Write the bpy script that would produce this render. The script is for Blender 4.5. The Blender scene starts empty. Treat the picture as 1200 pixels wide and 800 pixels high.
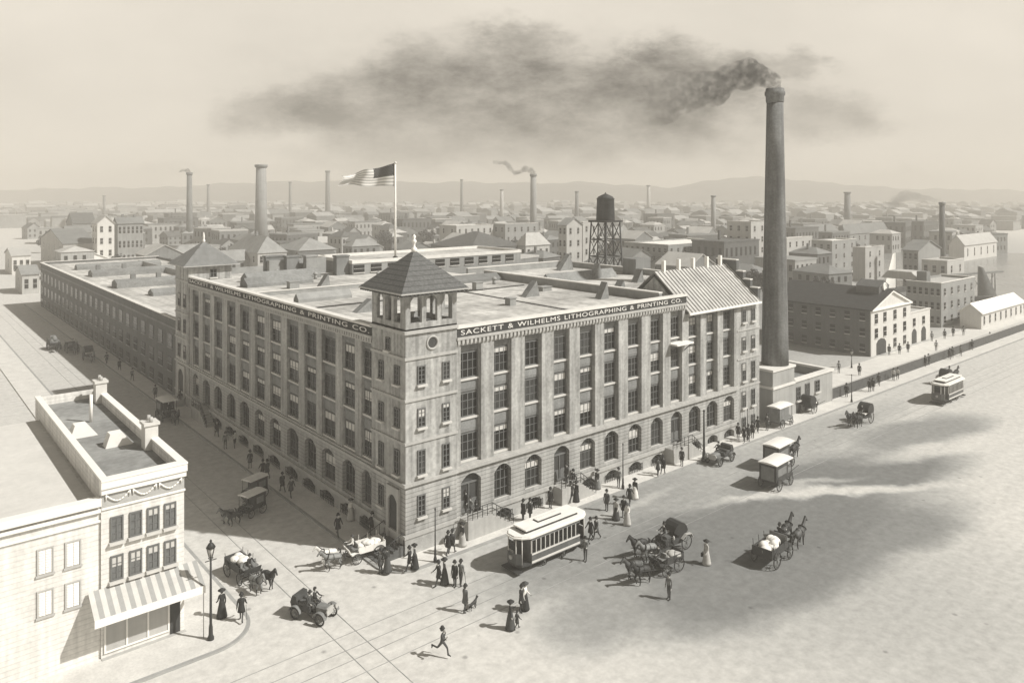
# Lithograph view of a printing factory, rebuilt as a place
SUN_EL, SUN_E = 44.0, 5.0
SKY_S, DOME_S, MILK, CLOUD_K = .08, .54, .66, .92
SKY_TINT = (1.0, .925, .805)
HAZE_D, HAZE_COL = .0010, (.80, .768, .71, 1)
VOL_B, EXPO = 1, .28
CLOUDS = [(620, 128, 440, 105, .34), (560, 60, 120, 40, .3), (680, 96, 150, 40, .45), (330, 130, 90, 38, .5), (430, 126, 120, 54, .75), (520, 100, 120, 58, .7), (600, 66, 85, 42, .6), (610, 120, 150, 62, .85), (710, 130, 140, 62, .92), (770, 86, 75, 50, .85), (800, 112, 110, 58, .92), (862, 90, 60, 32, .8), (650, 165, 300, 40, .55), (970, 140, 95, 36, .5), (450, 185, 150, 24, .45), (935, 78, 42, 30, .45), (1040, 215, 120, 16, .3), (160, 205, 120, 16, .2)]
import bpy, bmesh, math, random
from mathutils import Vector, Matrix, Quaternion
random.seed(7)
C = bpy.data.collections.new('scene'); bpy.context.scene.collection.children.link(C)
sc = bpy.context.scene
R = math.radians
# ------------------------------------------------------------------ survey of the place (metres, origin at the corner of the factory)
FPX, YH, TH, CX, HC = 887.0, 225.0, .701, 600.0, 28.0
cs, sn = math.cos(TH), math.sin(TH)
CAM = (-31.355, -49.779)
def at(px, py, z=0.0):
    d = FPX*(HC-z)/(py-YH); u = (px-CX)/FPX
    return (CAM[0]+(u*cs+sn)*d, CAM[1]+(-u*sn+cs)*d)
def at_d(px, d):
    u = (px-CX)/FPX
    return (CAM[0]+(u*cs+sn)*d, CAM[1]+(-u*sn+cs)*d)
# ------------------------------------------------------------------ materials
TINT = (.975, .995, .975)
WARM = (1.0, .98, .93)
MATS = {}
def mat(name, v, rough=.8, amt=.12, scale=1.2, tint=TINT, metal=0.0, streak=0.0, bump=0.0, fine=0.0, spec=.3):
    if name in MATS: return MATS[name]
    if tint is TINT:      # pale things are creamy, dark things neutral
        k = max(0, min(1, (v-.2)/.25)); tint = tuple(a+(c-a)*k for a, c in zip(TINT, WARM))
    m = bpy.data.materials.new(name); m.use_nodes = True
    nt = m.node_tree; b = nt.nodes['Principled BSDF']
    b.inputs['Roughness'].default_value = rough; b.inputs['Metallic'].default_value = metal
    b.inputs['Specular IOR Level'].default_value = spec
    tc = nt.nodes.new('ShaderNodeTexCoord'); mp = nt.nodes.new('ShaderNodeMapping')
    nt.links.new(tc.outputs['Object'], mp.inputs['Vector'])
    n = nt.nodes.new('ShaderNodeTexNoise'); n.inputs['Scale'].default_value = scale; n.inputs['Detail'].default_value = 6; n.inputs['Roughness'].default_value = .65
    nt.links.new(mp.outputs['Vector'], n.inputs['Vector'])
    cr = nt.nodes.new('ShaderNodeMapRange'); cr.inputs['From Min'].default_value = .3; cr.inputs['From Max'].default_value = .7
    cr.inputs['To Min'].default_value = v*(1-amt); cr.inputs['To Max'].default_value = v*(1+amt)
    nt.links.new(n.outputs['Fac'], cr.inputs['Value'])
    val = cr.outputs['Result']
    if fine:
        n3 = nt.nodes.new('ShaderNodeTexNoise'); n3.inputs['Scale'].default_value = scale*9; n3.inputs['Detail'].default_value = 3
        nt.links.new(mp.outputs['Vector'], n3.inputs['Vector'])
        m3 = nt.nodes.new('ShaderNodeMapRange'); m3.inputs['From Min'].default_value = .35; m3.inputs['From Max'].default_value = .65
        m3.inputs['To Min'].default_value = 1-fine; m3.inputs['To Max'].default_value = 1+fine
        nt.links.new(n3.outputs['Fac'], m3.inputs['Value'])
        mu = nt.nodes.new('ShaderNodeMath'); mu.operation = 'MULTIPLY'; nt.links.new(val, mu.inputs[0]); nt.links.new(m3.outputs['Result'], mu.inputs[1]); val = mu.outputs[0]
    if streak:   # rain streaks running down
        mp2 = nt.nodes.new('ShaderNodeMapping'); mp2.inputs['Scale'].default_value = (2.2, 2.2, .12)
        nt.links.new(tc.outputs['Object'], mp2.inputs['Vector'])
        n2 = nt.nodes.new('ShaderNodeTexNoise'); n2.inputs['Scale'].default_value = 1.0; n2.inputs['Detail'].default_value = 4
        nt.links.new(mp2.outputs['Vector'], n2.inputs['Vector'])
        m2 = nt.nodes.new('ShaderNodeMapRange'); m2.inputs['From Min'].default_value = .35; m2.inputs['From Max'].default_value = .7
        m2.inputs['To Min'].default_value = 1+streak*.4; m2.inputs['To Max'].default_value = 1-streak
        nt.links.new(n2.outputs['Fac'], m2.inputs['Value'])
        mu = nt.nodes.new('ShaderNodeMath'); mu.operation = 'MULTIPLY'; nt.links.new(val, mu.inputs[0]); nt.links.new(m2.outputs['Result'], mu.inputs[1]); val = mu.outputs[0]
    cb = nt.nodes.new('ShaderNodeVectorMath'); cb.operation = 'SCALE'; cb.inputs[0].default_value = tint
    nt.links.new(val, cb.inputs['Scale']); nt.links.new(cb.outputs['Vector'], b.inputs['Base Color'])
    if bump:
        bp = nt.nodes.new('ShaderNodeBump'); bp.inputs['Strength'].default_value = bump; bp.inputs['Distance'].default_value = .05
        nt.links.new(n.outputs['Fac'], bp.inputs['Height']); nt.links.new(bp.outputs['Normal'], b.inputs['Normal'])
    MATS[name] = m
    return m
def course_mat(name, v, pitch, dark, axis='Z', **kw):
    """masonry with recessed horizontal joints (or standing seams along X)"""
    m = mat(name, v, **kw); nt = m.node_tree; b = nt.nodes['Principled BSDF']
    src = b.inputs['Base Color'].links[0].from_socket
    tc = nt.nodes.new('ShaderNodeTexCoord'); sp = nt.nodes.new('ShaderNodeSeparateXYZ'); nt.links.new(tc.outputs['Object'], sp.inputs[0])
    a = nt.nodes.new('ShaderNodeMath'); a.operation = 'DIVIDE'; a.inputs[1].default_value = pitch; nt.links.new(sp.outputs[axis], a.inputs[0])
    f = nt.nodes.new('ShaderNodeMath'); f.operation = 'FRACT'; nt.links.new(a.outputs[0], f.inputs[0])
    g = nt.nodes.new('ShaderNodeMath'); g.operation = 'LESS_THAN'; g.inputs[1].default_value = .2; nt.links.new(f.outputs[0], g.inputs[0])
    mr = nt.nodes.new('ShaderNodeMapRange'); mr.inputs['To Min'].default_value = 1; mr.inputs['To Max'].default_value = dark; nt.links.new(g.outputs[0], mr.inputs['Value'])
    s = nt.nodes.new('ShaderNodeVectorMath'); s.operation = 'SCALE'; nt.links.new(src, s.inputs[0]); nt.links.new(mr.outputs['Result'], s.inputs['Scale'])
    nt.links.new(s.outputs['Vector'], b.inputs['Base Color'])
    return m
M_stone = mat('facade_brick', .325, amt=.24, scale=.4, streak=.42, fine=.14)
M_rust = course_mat('rusticated_stone', .34, .34, .62, amt=.2, scale=.6, streak=.28, fine=.08)
M_trim = mat('stone_trim', .38, amt=.1, scale=1.5, streak=.12)
M_base = mat('basement_stone', .34, amt=.2, scale=1.3, fine=.1)
M_span = mat('spandrel_brick', .20, amt=.22, scale=.8, streak=.15, fine=.1)
M_sign = mat('sign_board', .035, amt=.2, scale=1)
M_letter = mat('sign_letters', .62, amt=.08, scale=2)
M_roof = course_mat('gravel_roof', .43, 1.9, .84, axis='X', amt=.42, scale=.16, fine=.16)
M_coping = mat('pale_coping', .62, amt=.1, scale=.8)
M_parap = mat('parapet_brick', .26, amt=.2, scale=.8)
M_tile = course_mat('slate_tiles', .095, .34, .55, amt=.4, scale=5, fine=.3, rough=.6)
M_tile2 = mat('tin_roof', .16, amt=.2, scale=1.2, rough=.6)
M_metal = course_mat('seamed_metal_roof', .42, .62, .52, axis='X', amt=.22, scale=.5, streak=.12, rough=.55)
M_frame = mat('window_frame', .13, amt=.1)
M_sill = mat('window_sill', .5, amt=.1)
M_gl = [mat('glass_%s' % n, v, rough=.22, amt=.5, scale=.9, spec=.2) for n, v in (('black', .012), ('dim', .022), ('grey', .045))]
M_blind = mat('roller_blind', .5, amt=.1)
M_door = mat('dark_door', .045, amt=.2)
M_iron = mat('black_iron', .03, amt=.2, rough=.55)
M_dark = mat('dark_brick', .10, amt=.22, scale=.6, streak=.15, fine=.12)
M_stack = mat('sooty_brick', .13, amt=.25, scale=.45, streak=.35, fine=.15)
M_wood = mat('dark_wood', .05, amt=.3, scale=2)
M_midwood = mat('grey_wood', .17, amt=.25, scale=2)
M_white = mat('white_paint', .74, amt=.05, scale=.7)
M_cream = mat('cream_wall', .56, amt=.07, scale=.4, streak=.06)
M_pale = mat('pale_render', .40, amt=.12, scale=.3, streak=.1)
M_grey = mat('grey_brick', .25, amt=.18, scale=.3, streak=.12)
M_palegrey = mat('pale_grey_brick', .32, amt=.16, scale=.3, streak=.12)
M_mid = mat('mid_brick', .17, amt=.2, scale=.3, streak=.12)
M_shade = mat('dark_shingle', .085, amt=.3, scale=1.0, fine=.2)
M_tarroof = mat('tar_roof', .20, amt=.25, scale=.35, fine=.12)
M_walk = mat('pavement_flags', .56, amt=.12, scale=.7, fine=.06)
M_kerb = mat('kerb_granite', .3, amt=.15)
M_rail = mat('tram_rail', .27, amt=.3, scale=.6, rough=.5)
M_skin = mat('skin', .42, amt=.05)
M_canvas = mat('white_canvas', .7, amt=.08)
M_sail = mat('sail_cloth', .8, amt=.06)
M_tank = mat('tarred_tank', .05, amt=.35, scale=1.2, streak=.3)
M_cloth = {k: mat('cloth_'+k, v, amt=.15, scale=3) for k, v in dict(black=.025, charcoal=.06, grey=.16, brown=.10, pale=.42, white=.68).items()}
M_hide = {k: mat('hide_'+k, v, amt=.3, scale=2.5, rough=.6) for k, v in dict(black=.03, bay=.075, grey=.2, white=.62).items()}
# ------------------------------------------------------------------ mesh builder
class MB:
    def __init__(s, M=None): s.V = []; s.F = []; s.I = []; s.M = M; s.smooth = set()
    def add(s, p):
        p = Vector(p); s.V.append(s.M @ p if s.M else p); return len(s.V)-1
    def poly(s, pts, m=0, sm=False):
        s.face([s.add(p) for p in pts], m, sm)
    def face(s, idx, m=0, sm=False):
        if sm: s.smooth.add(len(s.F))
        s.F.append(tuple(idx)); s.I.append(m)
    def box(s, x0, x1, y0, y1, z0, z1, m=0):
        q = [s.add((x, y, z)) for z in (z0, z1) for x, y in ((x0, y0), (x1, y0), (x1, y1), (x0, y1))]
        for f in ((3, 2, 1, 0), (4, 5, 6, 7), (0, 1, 5, 4), (1, 2, 6, 5), (2, 3, 7, 6), (3, 0, 4, 7)): s.face([q[i] for i in f], m)
    def prism(s, pts, axis, lo, hi, m=0, sm=False):
        """pts = polygon in the two other axes (in xyz order), extruded along axis"""
        def p3(a, b, t): return {'x': (t, a, b), 'y': (a, t, b), 'z': (a, b, t)}[axis]
        A = [s.add(p3(a, b, lo)) for a, b in pts]; B = [s.add(p3(a, b, hi)) for a, b in pts]; n = len(pts)
        s.face(A[::-1], m); s.face(B, m)
        for i in range(n): s.face((A[i], A[(i+1) % n], B[(i+1) % n], B[i]), m, sm)
    def tube(s, p0, p1, r0, r1=None, n=8, m=0, cap=True):
        r1 = r0 if r1 is None else r1
        p0 = Vector(p0); p1 = Vector(p1); d = (p1-p0)
        if d.length < 1e-6: return
        q = Vector((0, 0, 1)).rotation_difference(d.normalized())
        ring = lambda p, r: [s.add(p+q @ Vector((r*math.cos(2*math.pi*i/n), r*math.sin(2*math.pi*i/n), 0))) for i in range(n)]
        A = ring(p0, r0); B = ring(p1, r1)
        for i in range(n): s.face((A[i], A[(i+1) % n], B[(i+1) % n], B[i]), m, n > 5)
        if cap: s.face(A[::-1], m); s.face(B, m)
    def path(s, pts, r, n=6, m=0):
        for a, b in zip(pts[:-1], pts[1:]): s.tube(a, b, r, r, n, m)
    def lathe(s, prof, n=20, c=(0, 0), m=0, sx=1, sy=1):
        rings = []
        for r, z in prof:
            rings.append([s.add((c[0]+sx*r*math.cos(2*math.pi*i/n), c[1]+sy*r*math.sin(2*math.pi*i/n), z)) for i in range(n)])
        for A, B in zip(rings[:-1], rings[1:]):
            for i in range(n): s.face((A[i], A[(i+1) % n], B[(i+1) % n], B[i]), m, True)
        s.face(rings[0][::-1], m); s.face(rings[-1], m)
    def pyramid(s, x0, x1, y0, y1, z0, apex, m=0, ridge=None):
        b = [s.add(p) for p in ((x0, y0, z0), (x1, y0, z0), (x1, y1, z0), (x0, y1, z0))]
        if ridge is None:
            a = s.add(apex)
            for i in range(4): s.face((b[i], b[(i+1) % 4], a), m)
        else:
            r0 = s.add(ridge[0]); r1 = s.add(ridge[1])
            if abs(ridge[0][0]-ridge[1][0]) > abs(ridge[0][1]-ridge[1][1]):
                s.face((b[0], b[1], r1, r0), m); s.face((b[1], b[2], r1), m); s.face((b[2], b[3], r0, r1), m); s.face((b[3], b[0], r0), m)
            else:
                s.face((b[0], b[1], r0), m); s.face((b[1], b[2], r1, r0), m); s.face((b[2], b[3], r1), m); s.face((b[3], b[0], r0, r1), m)
        s.face(b[::-1], m)
    def torus(s, c, axis, R_, r, n=20, k=6, m=0):
        c = Vector(c); ax = Vector(axis).normalized(); q = Vector((0, 0, 1)).rotation_difference(ax)
        G = [[s.add(c+q @ Vector(((R_+r*math.cos(2*math.pi*j/k))*math.cos(2*math.pi*i/n), (R_+r*math.cos(2*math.pi*j/k))*math.sin(2*math.pi*i/n), r*math.sin(2*math.pi*j/k)))) for j in range(k)] for i in range(n)]
        for i in range(n):
            for j in range(k): s.face((G[i][j], G[(i+1) % n][j], G[(i+1) % n][(j+1) % k], G[i][(j+1) % k]), m, True)
    def mesh(s, name, mats):
        me = bpy.data.meshes.new(name)
        me.from_pydata([tuple(v) for v in s.V], [], s.F)
        for m in (mats if isinstance(mats, (list, tuple)) else [mats]): me.materials.append(m)
        me.polygons.foreach_set('material_index', s.I)
        me.polygons.foreach_set('use_smooth', [i in s.smooth for i in range(len(s.F))])
        bm = bmesh.new(); bm.from_mesh(me); bmesh.ops.recalc_face_normals(bm, faces=bm.faces); bm.to_mesh(me); bm.free()
        me.update(); return me
    def build(s, name, mats, parent=None):
        return link(name, s.mesh(name, mats), parent)
def link(name, me, parent=None, loc=None, rz=None):
    o = bpy.data.objects.new(name, me); C.objects.link(o)
    if parent: o.parent = parent
    if loc is not None: o.location = loc
    if rz is not None: o.rotation_euler = (0, 0, rz)
    return o
def tag(o, label=None, cat=None, group=None, kind=None):
    if label: o['label'] = label
    if cat: o['category'] = cat
    if group: o['group'] = group
    if kind: o['kind'] = kind
    return o
def thing(name, label, cat, loc=(0, 0, 0), rz=0, group=None):
    o = bpy.data.objects.new(name, None); C.objects.link(o); o.location = loc if len(loc) == 3 else (loc[0], loc[1], 0); o.rotation_euler = (0, 0, rz)
    o.empty_display_size = .3
    return tag(o, label, cat, group)
def struct(o, label=None, cat=None): return tag(o, label, cat, None, 'structure')
# ------------------------------------------------------------------ windows (frame mesh > pane, sill, blind)
WC = {}
def window_meshes(w, h, rise, nx, ny, gi, sill, blind):
    k = (round(w, 2), round(h, 2), rise, nx, ny)
    if k not in WC:
        N = 8 if rise else 1
        def top(x): return h - rise*(2*x/w)**2 if rise else h
        xs = [-w/2+w*i/N for i in range(N+1)]
        f = MB(); t = .09; d0, d1 = -.09, .0
        f.box(-w/2, -w/2+t, d0, d1, 0, top(w/2)); f.box(w/2-t, w/2, d0, d1, 0, top(w/2))
        f.box(-w/2+t, w/2-t, d0, d1, 0, t)
        for a, b in zip(xs[:-1], xs[1:]):
            f.prism([(a, top(a)-t), (b, top(b)-t), (b, top(b)), (a, top(a))], 'y', d0+.002, d1+.002)
        for i in range(1, nx):
            x = -w/2+w*i/nx; tt = .05 if nx > 2 and i != nx//2 else .075
            f.box(x-tt/2, x+tt/2, d0+.02, d1, t, top(x)-t)
        for j in range(1, ny):
            z = h*j/ny if not rise else (h-rise)*j/(ny-1)
            tt = .045
            for i in range(nx):
                f.box(-w/2+w*i/nx+.04, -w/2+w*(i+1)/nx-.04, d0+.025, d1-.01, z-tt/2, z+tt/2)
        fm = f.mesh('window', [M_frame])
        pm = []
        for g in M_gl:
            p = MB()
            for a, b in zip(xs[:-1], xs[1:]):
                p.prism([(a, .02), (b, .02), (b, top(b)-.03), (a, top(a)-.03)], 'y', -.03, -.01)
            pm.append(p.mesh('pane', [g]))
        q = MB(); q.box(-w/2-.08, w/2+.08, -.26, .04, -.17, -.01); sm = q.mesh('sill', [M_sill])
        bl = []
        for fr in (.3, .5, .66):
            q = MB(); zt = h-rise-.12
            q.box(-w/2+.1, w/2-.1, -.045, -.033, zt-h*fr*.55, zt)
            bl.append(q.mesh('blind', [M_blind]))
        WC[k] = (fm, pm, sm, bl)
    return WC[k]
def add_window(parent, name, x, y, z, rz, w, h, rise=0, nx=2, ny=3, sill=True, blind=.3, glass=None):
    fm, pm, sm, bl = window_meshes(w, h, rise, nx, ny, 0, sill, blind)
    o = link(name, fm, parent, (x, y, z), rz)
    p_ = link('pane', random.choice(pm), o)
    if glass: p_.material_slots[0].link = 'OBJECT'; p_.material_slots[0].material = glass
    if sill: link('sill', sm, o)
    if random.random() < blind: link('blind', random.choice(bl), o)
    return o
SW = {}
def small_window(parent, x, y, z, rz, w, h, g=None, name='window', fr=None):
    """far window: frame and glass in one mesh"""
    k = (round(w, 2), round(h, 2), g, fr)
    if k not in SW:
        b = MB(); b.box(-w/2, w/2, -.05, .03, 0, h, 1)
        b.box(-w/2-.06, w/2+.06, -.12, .03, -.12, -.005, 0); b.box(-w/2, w/2, -.08, -.051, h*.48, h*.52, 0)
        SW[k] = b.mesh('window', [fr or M_sill, g or M_gl[1]])
    return link(name, SW[k], parent, (x, y, z), rz)
RZ_R, RZ_L = 0.0, -math.pi/2      # facade of the right street looks to -Y, of the left street to -X
FR = Matrix.Identity(4)                                             # local (u, outward=-y, z)
FL = Matrix(((0, 1, 0, 0), (1, 0, 0, 0), (0, 0, 1, 0), (0, 0, 0, 1)))   # u -> Y, local y -> X
def arch_wall(b, u0, u1, z0, z1, ops, yo, yi, m=0):
    """wall layer between local y=yo (outer) and yi, openings (ua, ub, zs, spring, rise)"""
    cur = u0
    for ua, ub, zs, zp, rise in sorted(ops):
        b.box(cur, ua, yo, yi, z0, z1, m)
        if zs > z0+.01: b.box(ua, ub, yo, yi, z0, zs, m)
        N = 8; c = (ua+ub)/2; hw = (ub-ua)/2
        for i in range(N):
            a0 = ua+(ub-ua)*i/N; a1 = ua+(ub-ua)*(i+1)/N
            t = lambda x: zp+rise*(1-((x-c)/hw)**2)
            b.prism([(a0, t(a0)), (a1, t(a1)), (a1, z1), (a0, z1)], 'y', yo, yi, m)
        cur = ub
    b.box(cur, u1, yo, yi, z0, z1, m)
# ------------------------------------------------------------------ the factory
SIGN = 'SACKETT & WILHELMS LITHOGRAPHING & PRINTING CO.'
def lettering(text, width, height, parent, loc, rz, name='sign_lettering'):
    cu = bpy.data.curves.new('lettering_curve', 'FONT'); cu.body = text; cu.size = 1.0; cu.extrude = .02; cu.align_x = 'LEFT'; cu.space_character = 1.12; cu.space_word = 1.25
    t = bpy.data.objects.new('lettering_tmp', cu); C.objects.link(t); bpy.context.view_layer.update()
    me = bpy.data.meshes.new_from_object(t.evaluated_get(bpy.context.evaluated_depsgraph_get()))
    bpy.data.objects.remove(t); bpy.data.curves.remove(cu)
    xs = [v.co.x for v in me.vertices]; ys = [v.co.y for v in me.vertices]
    x0, x1, y0, y1 = min(xs), max(xs), min(ys), max(ys)
    for v in me.vertices:
        v.co = Vector(((v.co.x-x0)/(x1-x0)*width, -v.co.z, (v.co.y-y0)/(y1-y0)*height))
    me.materials.clear(); me.materials.append(M_letter); me.name = name
    return link(name, me, parent, loc, rz)
BAY_R = [(5.2, 7.31), (8.68, 10.6), (12.12, 14.14), (15.6, 17.59), (18.92, 20.99), (22.23, 24.29), (25.67, 27.73), (29.13, 31.11), (32.38, 34.32)]
BAY_L = [(5.3, 7.0), (8.1, 10.4), (11.68, 14.36), (15.5, 18.0), (19.3, 22.0), (23.47, 26.2), (27.6, 30.3), (31.84, 34.5), (35.91, 38.6), (40.2, 42.9), (44.44, 47.1), (48.6, 50.9)]
fac = thing('factory_building', 'long pale brick printing factory with pilasters, sign bands and a pyramid-roofed corner tower', 'factory', (0, 0, 0))
LEN_R, LEN_L, DEPTH = 34.84, 52.1, 32.3
def facade(M, u0, u1, bays, doors, rd):
    w = MB(M)
    # upper recess wall, header panels, piers between the bays are pilasters of their own
    s_ = MB(M); s_.box(u0, u1, rd, .95, 5.75, 15.5)
    for a, b in bays:
        for z0, z1 in ((8.1, 9.35), (11.45, 12.55), (14.8, 15.5)):
            s_.box(a+.02, b-.02, rd-.12, rd-.003, z0+.12, z1-.14); s_.box(a+.3, b-.3, rd-.16, rd-.122, z0+.3, z1-.32)
    s_.build('spandrel_wall', M_span, fac)
    w.box(u0, u1, .02, .9, 15.5, 16.2)
    w.build('wall', M_stone, fac)
    g = MB(M)
    arch_wall(g, u0, u1, 1.65, 5.35, [(a+.03, b-.03, 1.95 if i not in doors else 1.66, 4.3, .6) for i, (a, b) in enumerate(bays)], 0.0, .42)
    g.box(u0, u1, .423, .9, 0, 5.35)
    g.build('ground_floor_wall', M_rust, fac)
    k = MB(M)
    arch_wall(k, u0, u1, 0, 1.35, [(a+.1, b-.1, .02, .75, .38) for i, (a, b) in enumerate(bays) if i not in doors], -.06, .42)
    k.build('basement_wall', M_base, fac)
    t = MB(M)
    cur = u0
    for i in sorted(doors):
        t.box(cur, bays[i][0]-.1, -.2, .42, 1.352, 1.648); cur = bays[i][1]+.1
    t.box(cur, u1, -.2, .42, 1.352, 1.648)
    t.build('water_table', M_trim, fac)
    t = MB(M); t.box(u0, u1, -.3, rd-.01, 5.352, 5.6); t.box(u0, u1, -.12, rd-.01, 5.6, 5.748); t.build('belt_course', M_trim, fac)
    # cornice with dentils
    t = MB(M); t.box(u0, u1, -.26, .02, 16.0, 16.22); n = int((u1-u0)/.42)
    for i in range(n):
        u = u0+(u1-u0)*(i+.5)/n; t.box(u-.12, u+.12, -.22, .02, 15.66, 16.0)
    t.box(u0, u1, -.03, .02, 15.5, 15.62)
    t.build('cornice', M_trim, fac)
    t = MB(M); t.box(u0, u1, -.16, .4, 16.222, 16.928); t.build('sign_band', M_sign, fac)
    t = MB(M); t.box(u0, u1, -.24, .5, 16.932, 17.12); t.build('coping', M_coping, fac)
    edges = [u0]+[x for p in bays for x in p]+[u1]
    for a, b in zip(edges[0::2], edges[1::2]):
        if b-a > .15:
            p = MB(M); p.box(a, b, 0, rd-.002, 5.752, 15.498); p.build('pilaster', M_stone, fac)
facade(FR, 4.69, LEN_R, BAY_R, {0, 3, 8}, .55)
facade(FL, 4.94, LEN_L, BAY_L, {10}, .36)
for (bays, rz, mk, doors) in ((BAY_R, RZ_R, lambda u, y: (u, y), {0, 3, 8}), (BAY_L, RZ_L, lambda u, y: (y, u), {10})):
    for i, (a, b) in enumerate(bays):
        u = (a+b)/2; w = b-a-.06
        for z0, z1 in ((5.95, 8.1), (9.45, 11.45), (12.65, 14.8)):
            x, y = mk(u, .545 if bays is BAY_R else .355); add_window(fac, 'window', x, y, z0, rz, w, z1-z0, 0, 4, 3, True, .5)
        x, y = mk(u, .42)
        if i not in doors:
            add_window(fac, 'arched_window', x, y, 1.97, rz, w-.02, 2.9, .6, 4, 4, True, .35)
            x, y = mk(u, .4); o = add_window(fac, 'basement_window', x, y, .03, rz, w-.2, 1.08, .36, 4, 2, False, 0)
            x, y = mk(u, -.3); gr = MB()
            for kx in range(9): gr.box(-w/2+w*kx/8-.02, -w/2+w*kx/8+.02, -.02, .02, 0, .85)
            gr.box(-w/2, w/2, -.021, .021, .78, .83); gr.box(-w/2, w/2, -.021, .021, .4, .44)
            link('area_railing', gr.mesh('area_railing', [M_iron]), o, (0, -.55, -.02))
        else:
            d = MB(); hw = w/2
            d.box(-hw, hw, -.12, -.02, 0, .18); d.box(-.04, .04, -.1, -.02, .18, 2.3)
            d.box(-hw, -hw+.12, -.12, -.02, .18, 2.3); d.box(hw-.12, hw, -.12, -.02, .18, 2.3); d.box(-hw, hw, -.12, -.02, 2.3, 2.45)
            for sx in (-1, 1): d.box(sx*hw*.52-.38, sx*hw*.52+.38, -.08, -.02, .2, 1.0)
            o = link('door', d.mesh('door', [M_frame]), fac, (x, y, 1.66), rz)
            gl = MB(); gl.prism([(-hw, 0)]+[(hw*(2*q/8-1), 2.65+.58*(1-(2*q/8-1)**2)) for q in range(8, -1, -1)][0:0]+[(hw, 0)]+[(hw*(1-2*q/8), 2.64+.58*(1-(1-2*q/8)**2)) for q in range(9)], 'y', -.019, -.004)
            link('door_panel', gl.mesh('door_panel', [M_door]), o)
            hd = MB(); hd.box(.08, .12, -.14, -.1, 1.0, 1.2); link('handle', hd.mesh('handle', [M_iron]), o)
# stoops with railings: landing then steps falling away along the pavement
def stoop(M, ua, ub, run, n, zt, dirn=1, depth=1.3):
    s = MB(M); s.box(ua, ub, -depth, -.062, 0, zt)
    for k in range(n):
        a = (ub+run*k/n) if dirn > 0 else (ua-run*(k+1)/n)
        s.box(a, a+run/n, -depth+.002, -.2, 0, zt*(n-k)/(n+1))
    o = s.build('stoop', M_trim, fac)
    r = MB(M)
    e0, e1 = (ua, ub) if dirn > 0 else (ub, ua)
    tip = e1+dirn*run
    def post(u, z0): r.tube((u, -depth+.08, z0), (u, -depth+.08, z0+.95), .03, n=6)
    for q in range(6): post(e0+(e1-e0)*q/5, zt)
    for q in range(1, 6): post(e1+dirn*run*q/5, zt*(1-q/5))
    for h in (.5, .93):
        r.tube((e0, -depth+.08, zt+h), (e1, -depth+.08, zt+h), .035, n=6); r.tube((e1, -depth+.08, zt+h), (tip, -depth+.08, h), .035, n=6)
    link('railing', r.mesh('railing', [M_iron]), o)
stoop(FR, 5.0, 7.5, 2.3, 6, 1.6)
stoop(FR, 15.4, 17.8, 2.0, 6, 1.6)
stoop(FR, 31.2, 34.4, 1.9, 6, 1.6)
stoop(FL, 44.2, 47.3, 2.2, 6, 1.6, -1)
# hoist canopy of the last bay
h = MB(); h.box(32.2, 35.0, -1.0, .3, 12.02, 12.18); h.build('hoist_canopy', M_white, fac)
h = MB(); h.tube((32.5, -.9, 12.0), (32.5, 0, 11.2), .05); h.tube((34.7, -.9, 12.0), (34.7, 0, 11.2), .05); h.build('canopy_bracket', M_iron, fac)
lettering(SIGN, 28.9, .40, fac, (5.1, -.165, 16.38), 0)
lettering(SIGN, 46.3, .40, fac, (-.165, 51.7, 16.38), RZ_L)
# core block and roofs
b = MB(); b.box(.9, LEN_R-.004, .9, 31.3, 0, 16.4); b.box(.9, 32.3, 31.3, 57.6, 0, 16.398); b.build('core_wall', M_stone, fac)
b = MB(); b.box(.502, 32.0, .502, 57.2, 16.402, 16.46); b.build('roof', M_roof, fac)
b = MB(); b.box(32.0, 32.45, 1.2, 31.2, 16.4, 17.3); b.build('party_wall', M_parap, fac)
b = MB(); b.box(31.9, 32.55, 1.2, 31.2, 17.302, 17.42); b.build('party_coping', M_coping, fac)
b = MB(); b.box(1.0, 31.2, 32.0, 32.3, 16.462, 16.9); b.build('fire_wall', M_parap, fac)
b = MB(); b.box(.95, 31.25, 31.95, 32.35, 16.902, 16.98); b.build('fire_wall_coping', M_coping, fac)
b = MB(); b.box(5.6, 32.3, 57.2, 57.6, 16.4, 17.3); b.build('back_parapet', M_parap, fac)
def skylight(x0, x1, y0, y1, z, h, axis='x', m=None, ends=None):
    s = MB()
    if axis == 'x':
        s.box(x0, x1, y0, y1, z, z+h*.35); s.prism([(y0, z+h*.352), (y1, z+h*.352), ((y0+y1)/2, z+h)], 'x', x0, x1)
    else:
        s.box(x0, x1, y0, y1, z, z+h*.35); s.prism([(x0, z+h*.352), (x1, z+h*.352), ((x0+x1)/2, z+h)], 'y', y0, y1)
    return s.build('skylight', m or M_tarroof, fac)
skylight(3.0, 11.5, 40.2, 42.6, 16.46, 1.1)
skylight(5.0, 15.0, 45.2, 47.8, 16.46, 1.2)
skylight(2.4, 8.6, 24.6, 25.8, 16.46, .95, m=M_parap)
skylight(21.0, 31.8, 27.0, 29.6, 16.46, .9, m=M_tile2)
def vent(x, y, s=1.0, flip=1, leg=1.1, hgt=1.5, thick=.9):
    """slanted roof hatch: steep face and long sloped back"""
    v = MB(); v.prism([(x-leg*flip, 16.46), (x+leg*.9*flip, 16.46), (x+leg*.5*flip, 16.46+hgt)], 'y', y-thick/2, y+thick/2)
    return v.build('roof_hatch', M_tarroof, fac)
vent(4.9, 15.3, hgt=1.2); vent(24.3, 13.0, hgt=1.7); vent(9.2, 32.8, hgt=1.9, leg=.9); vent(29.0, 6.6, hgt=1.8, leg=.7)
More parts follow.
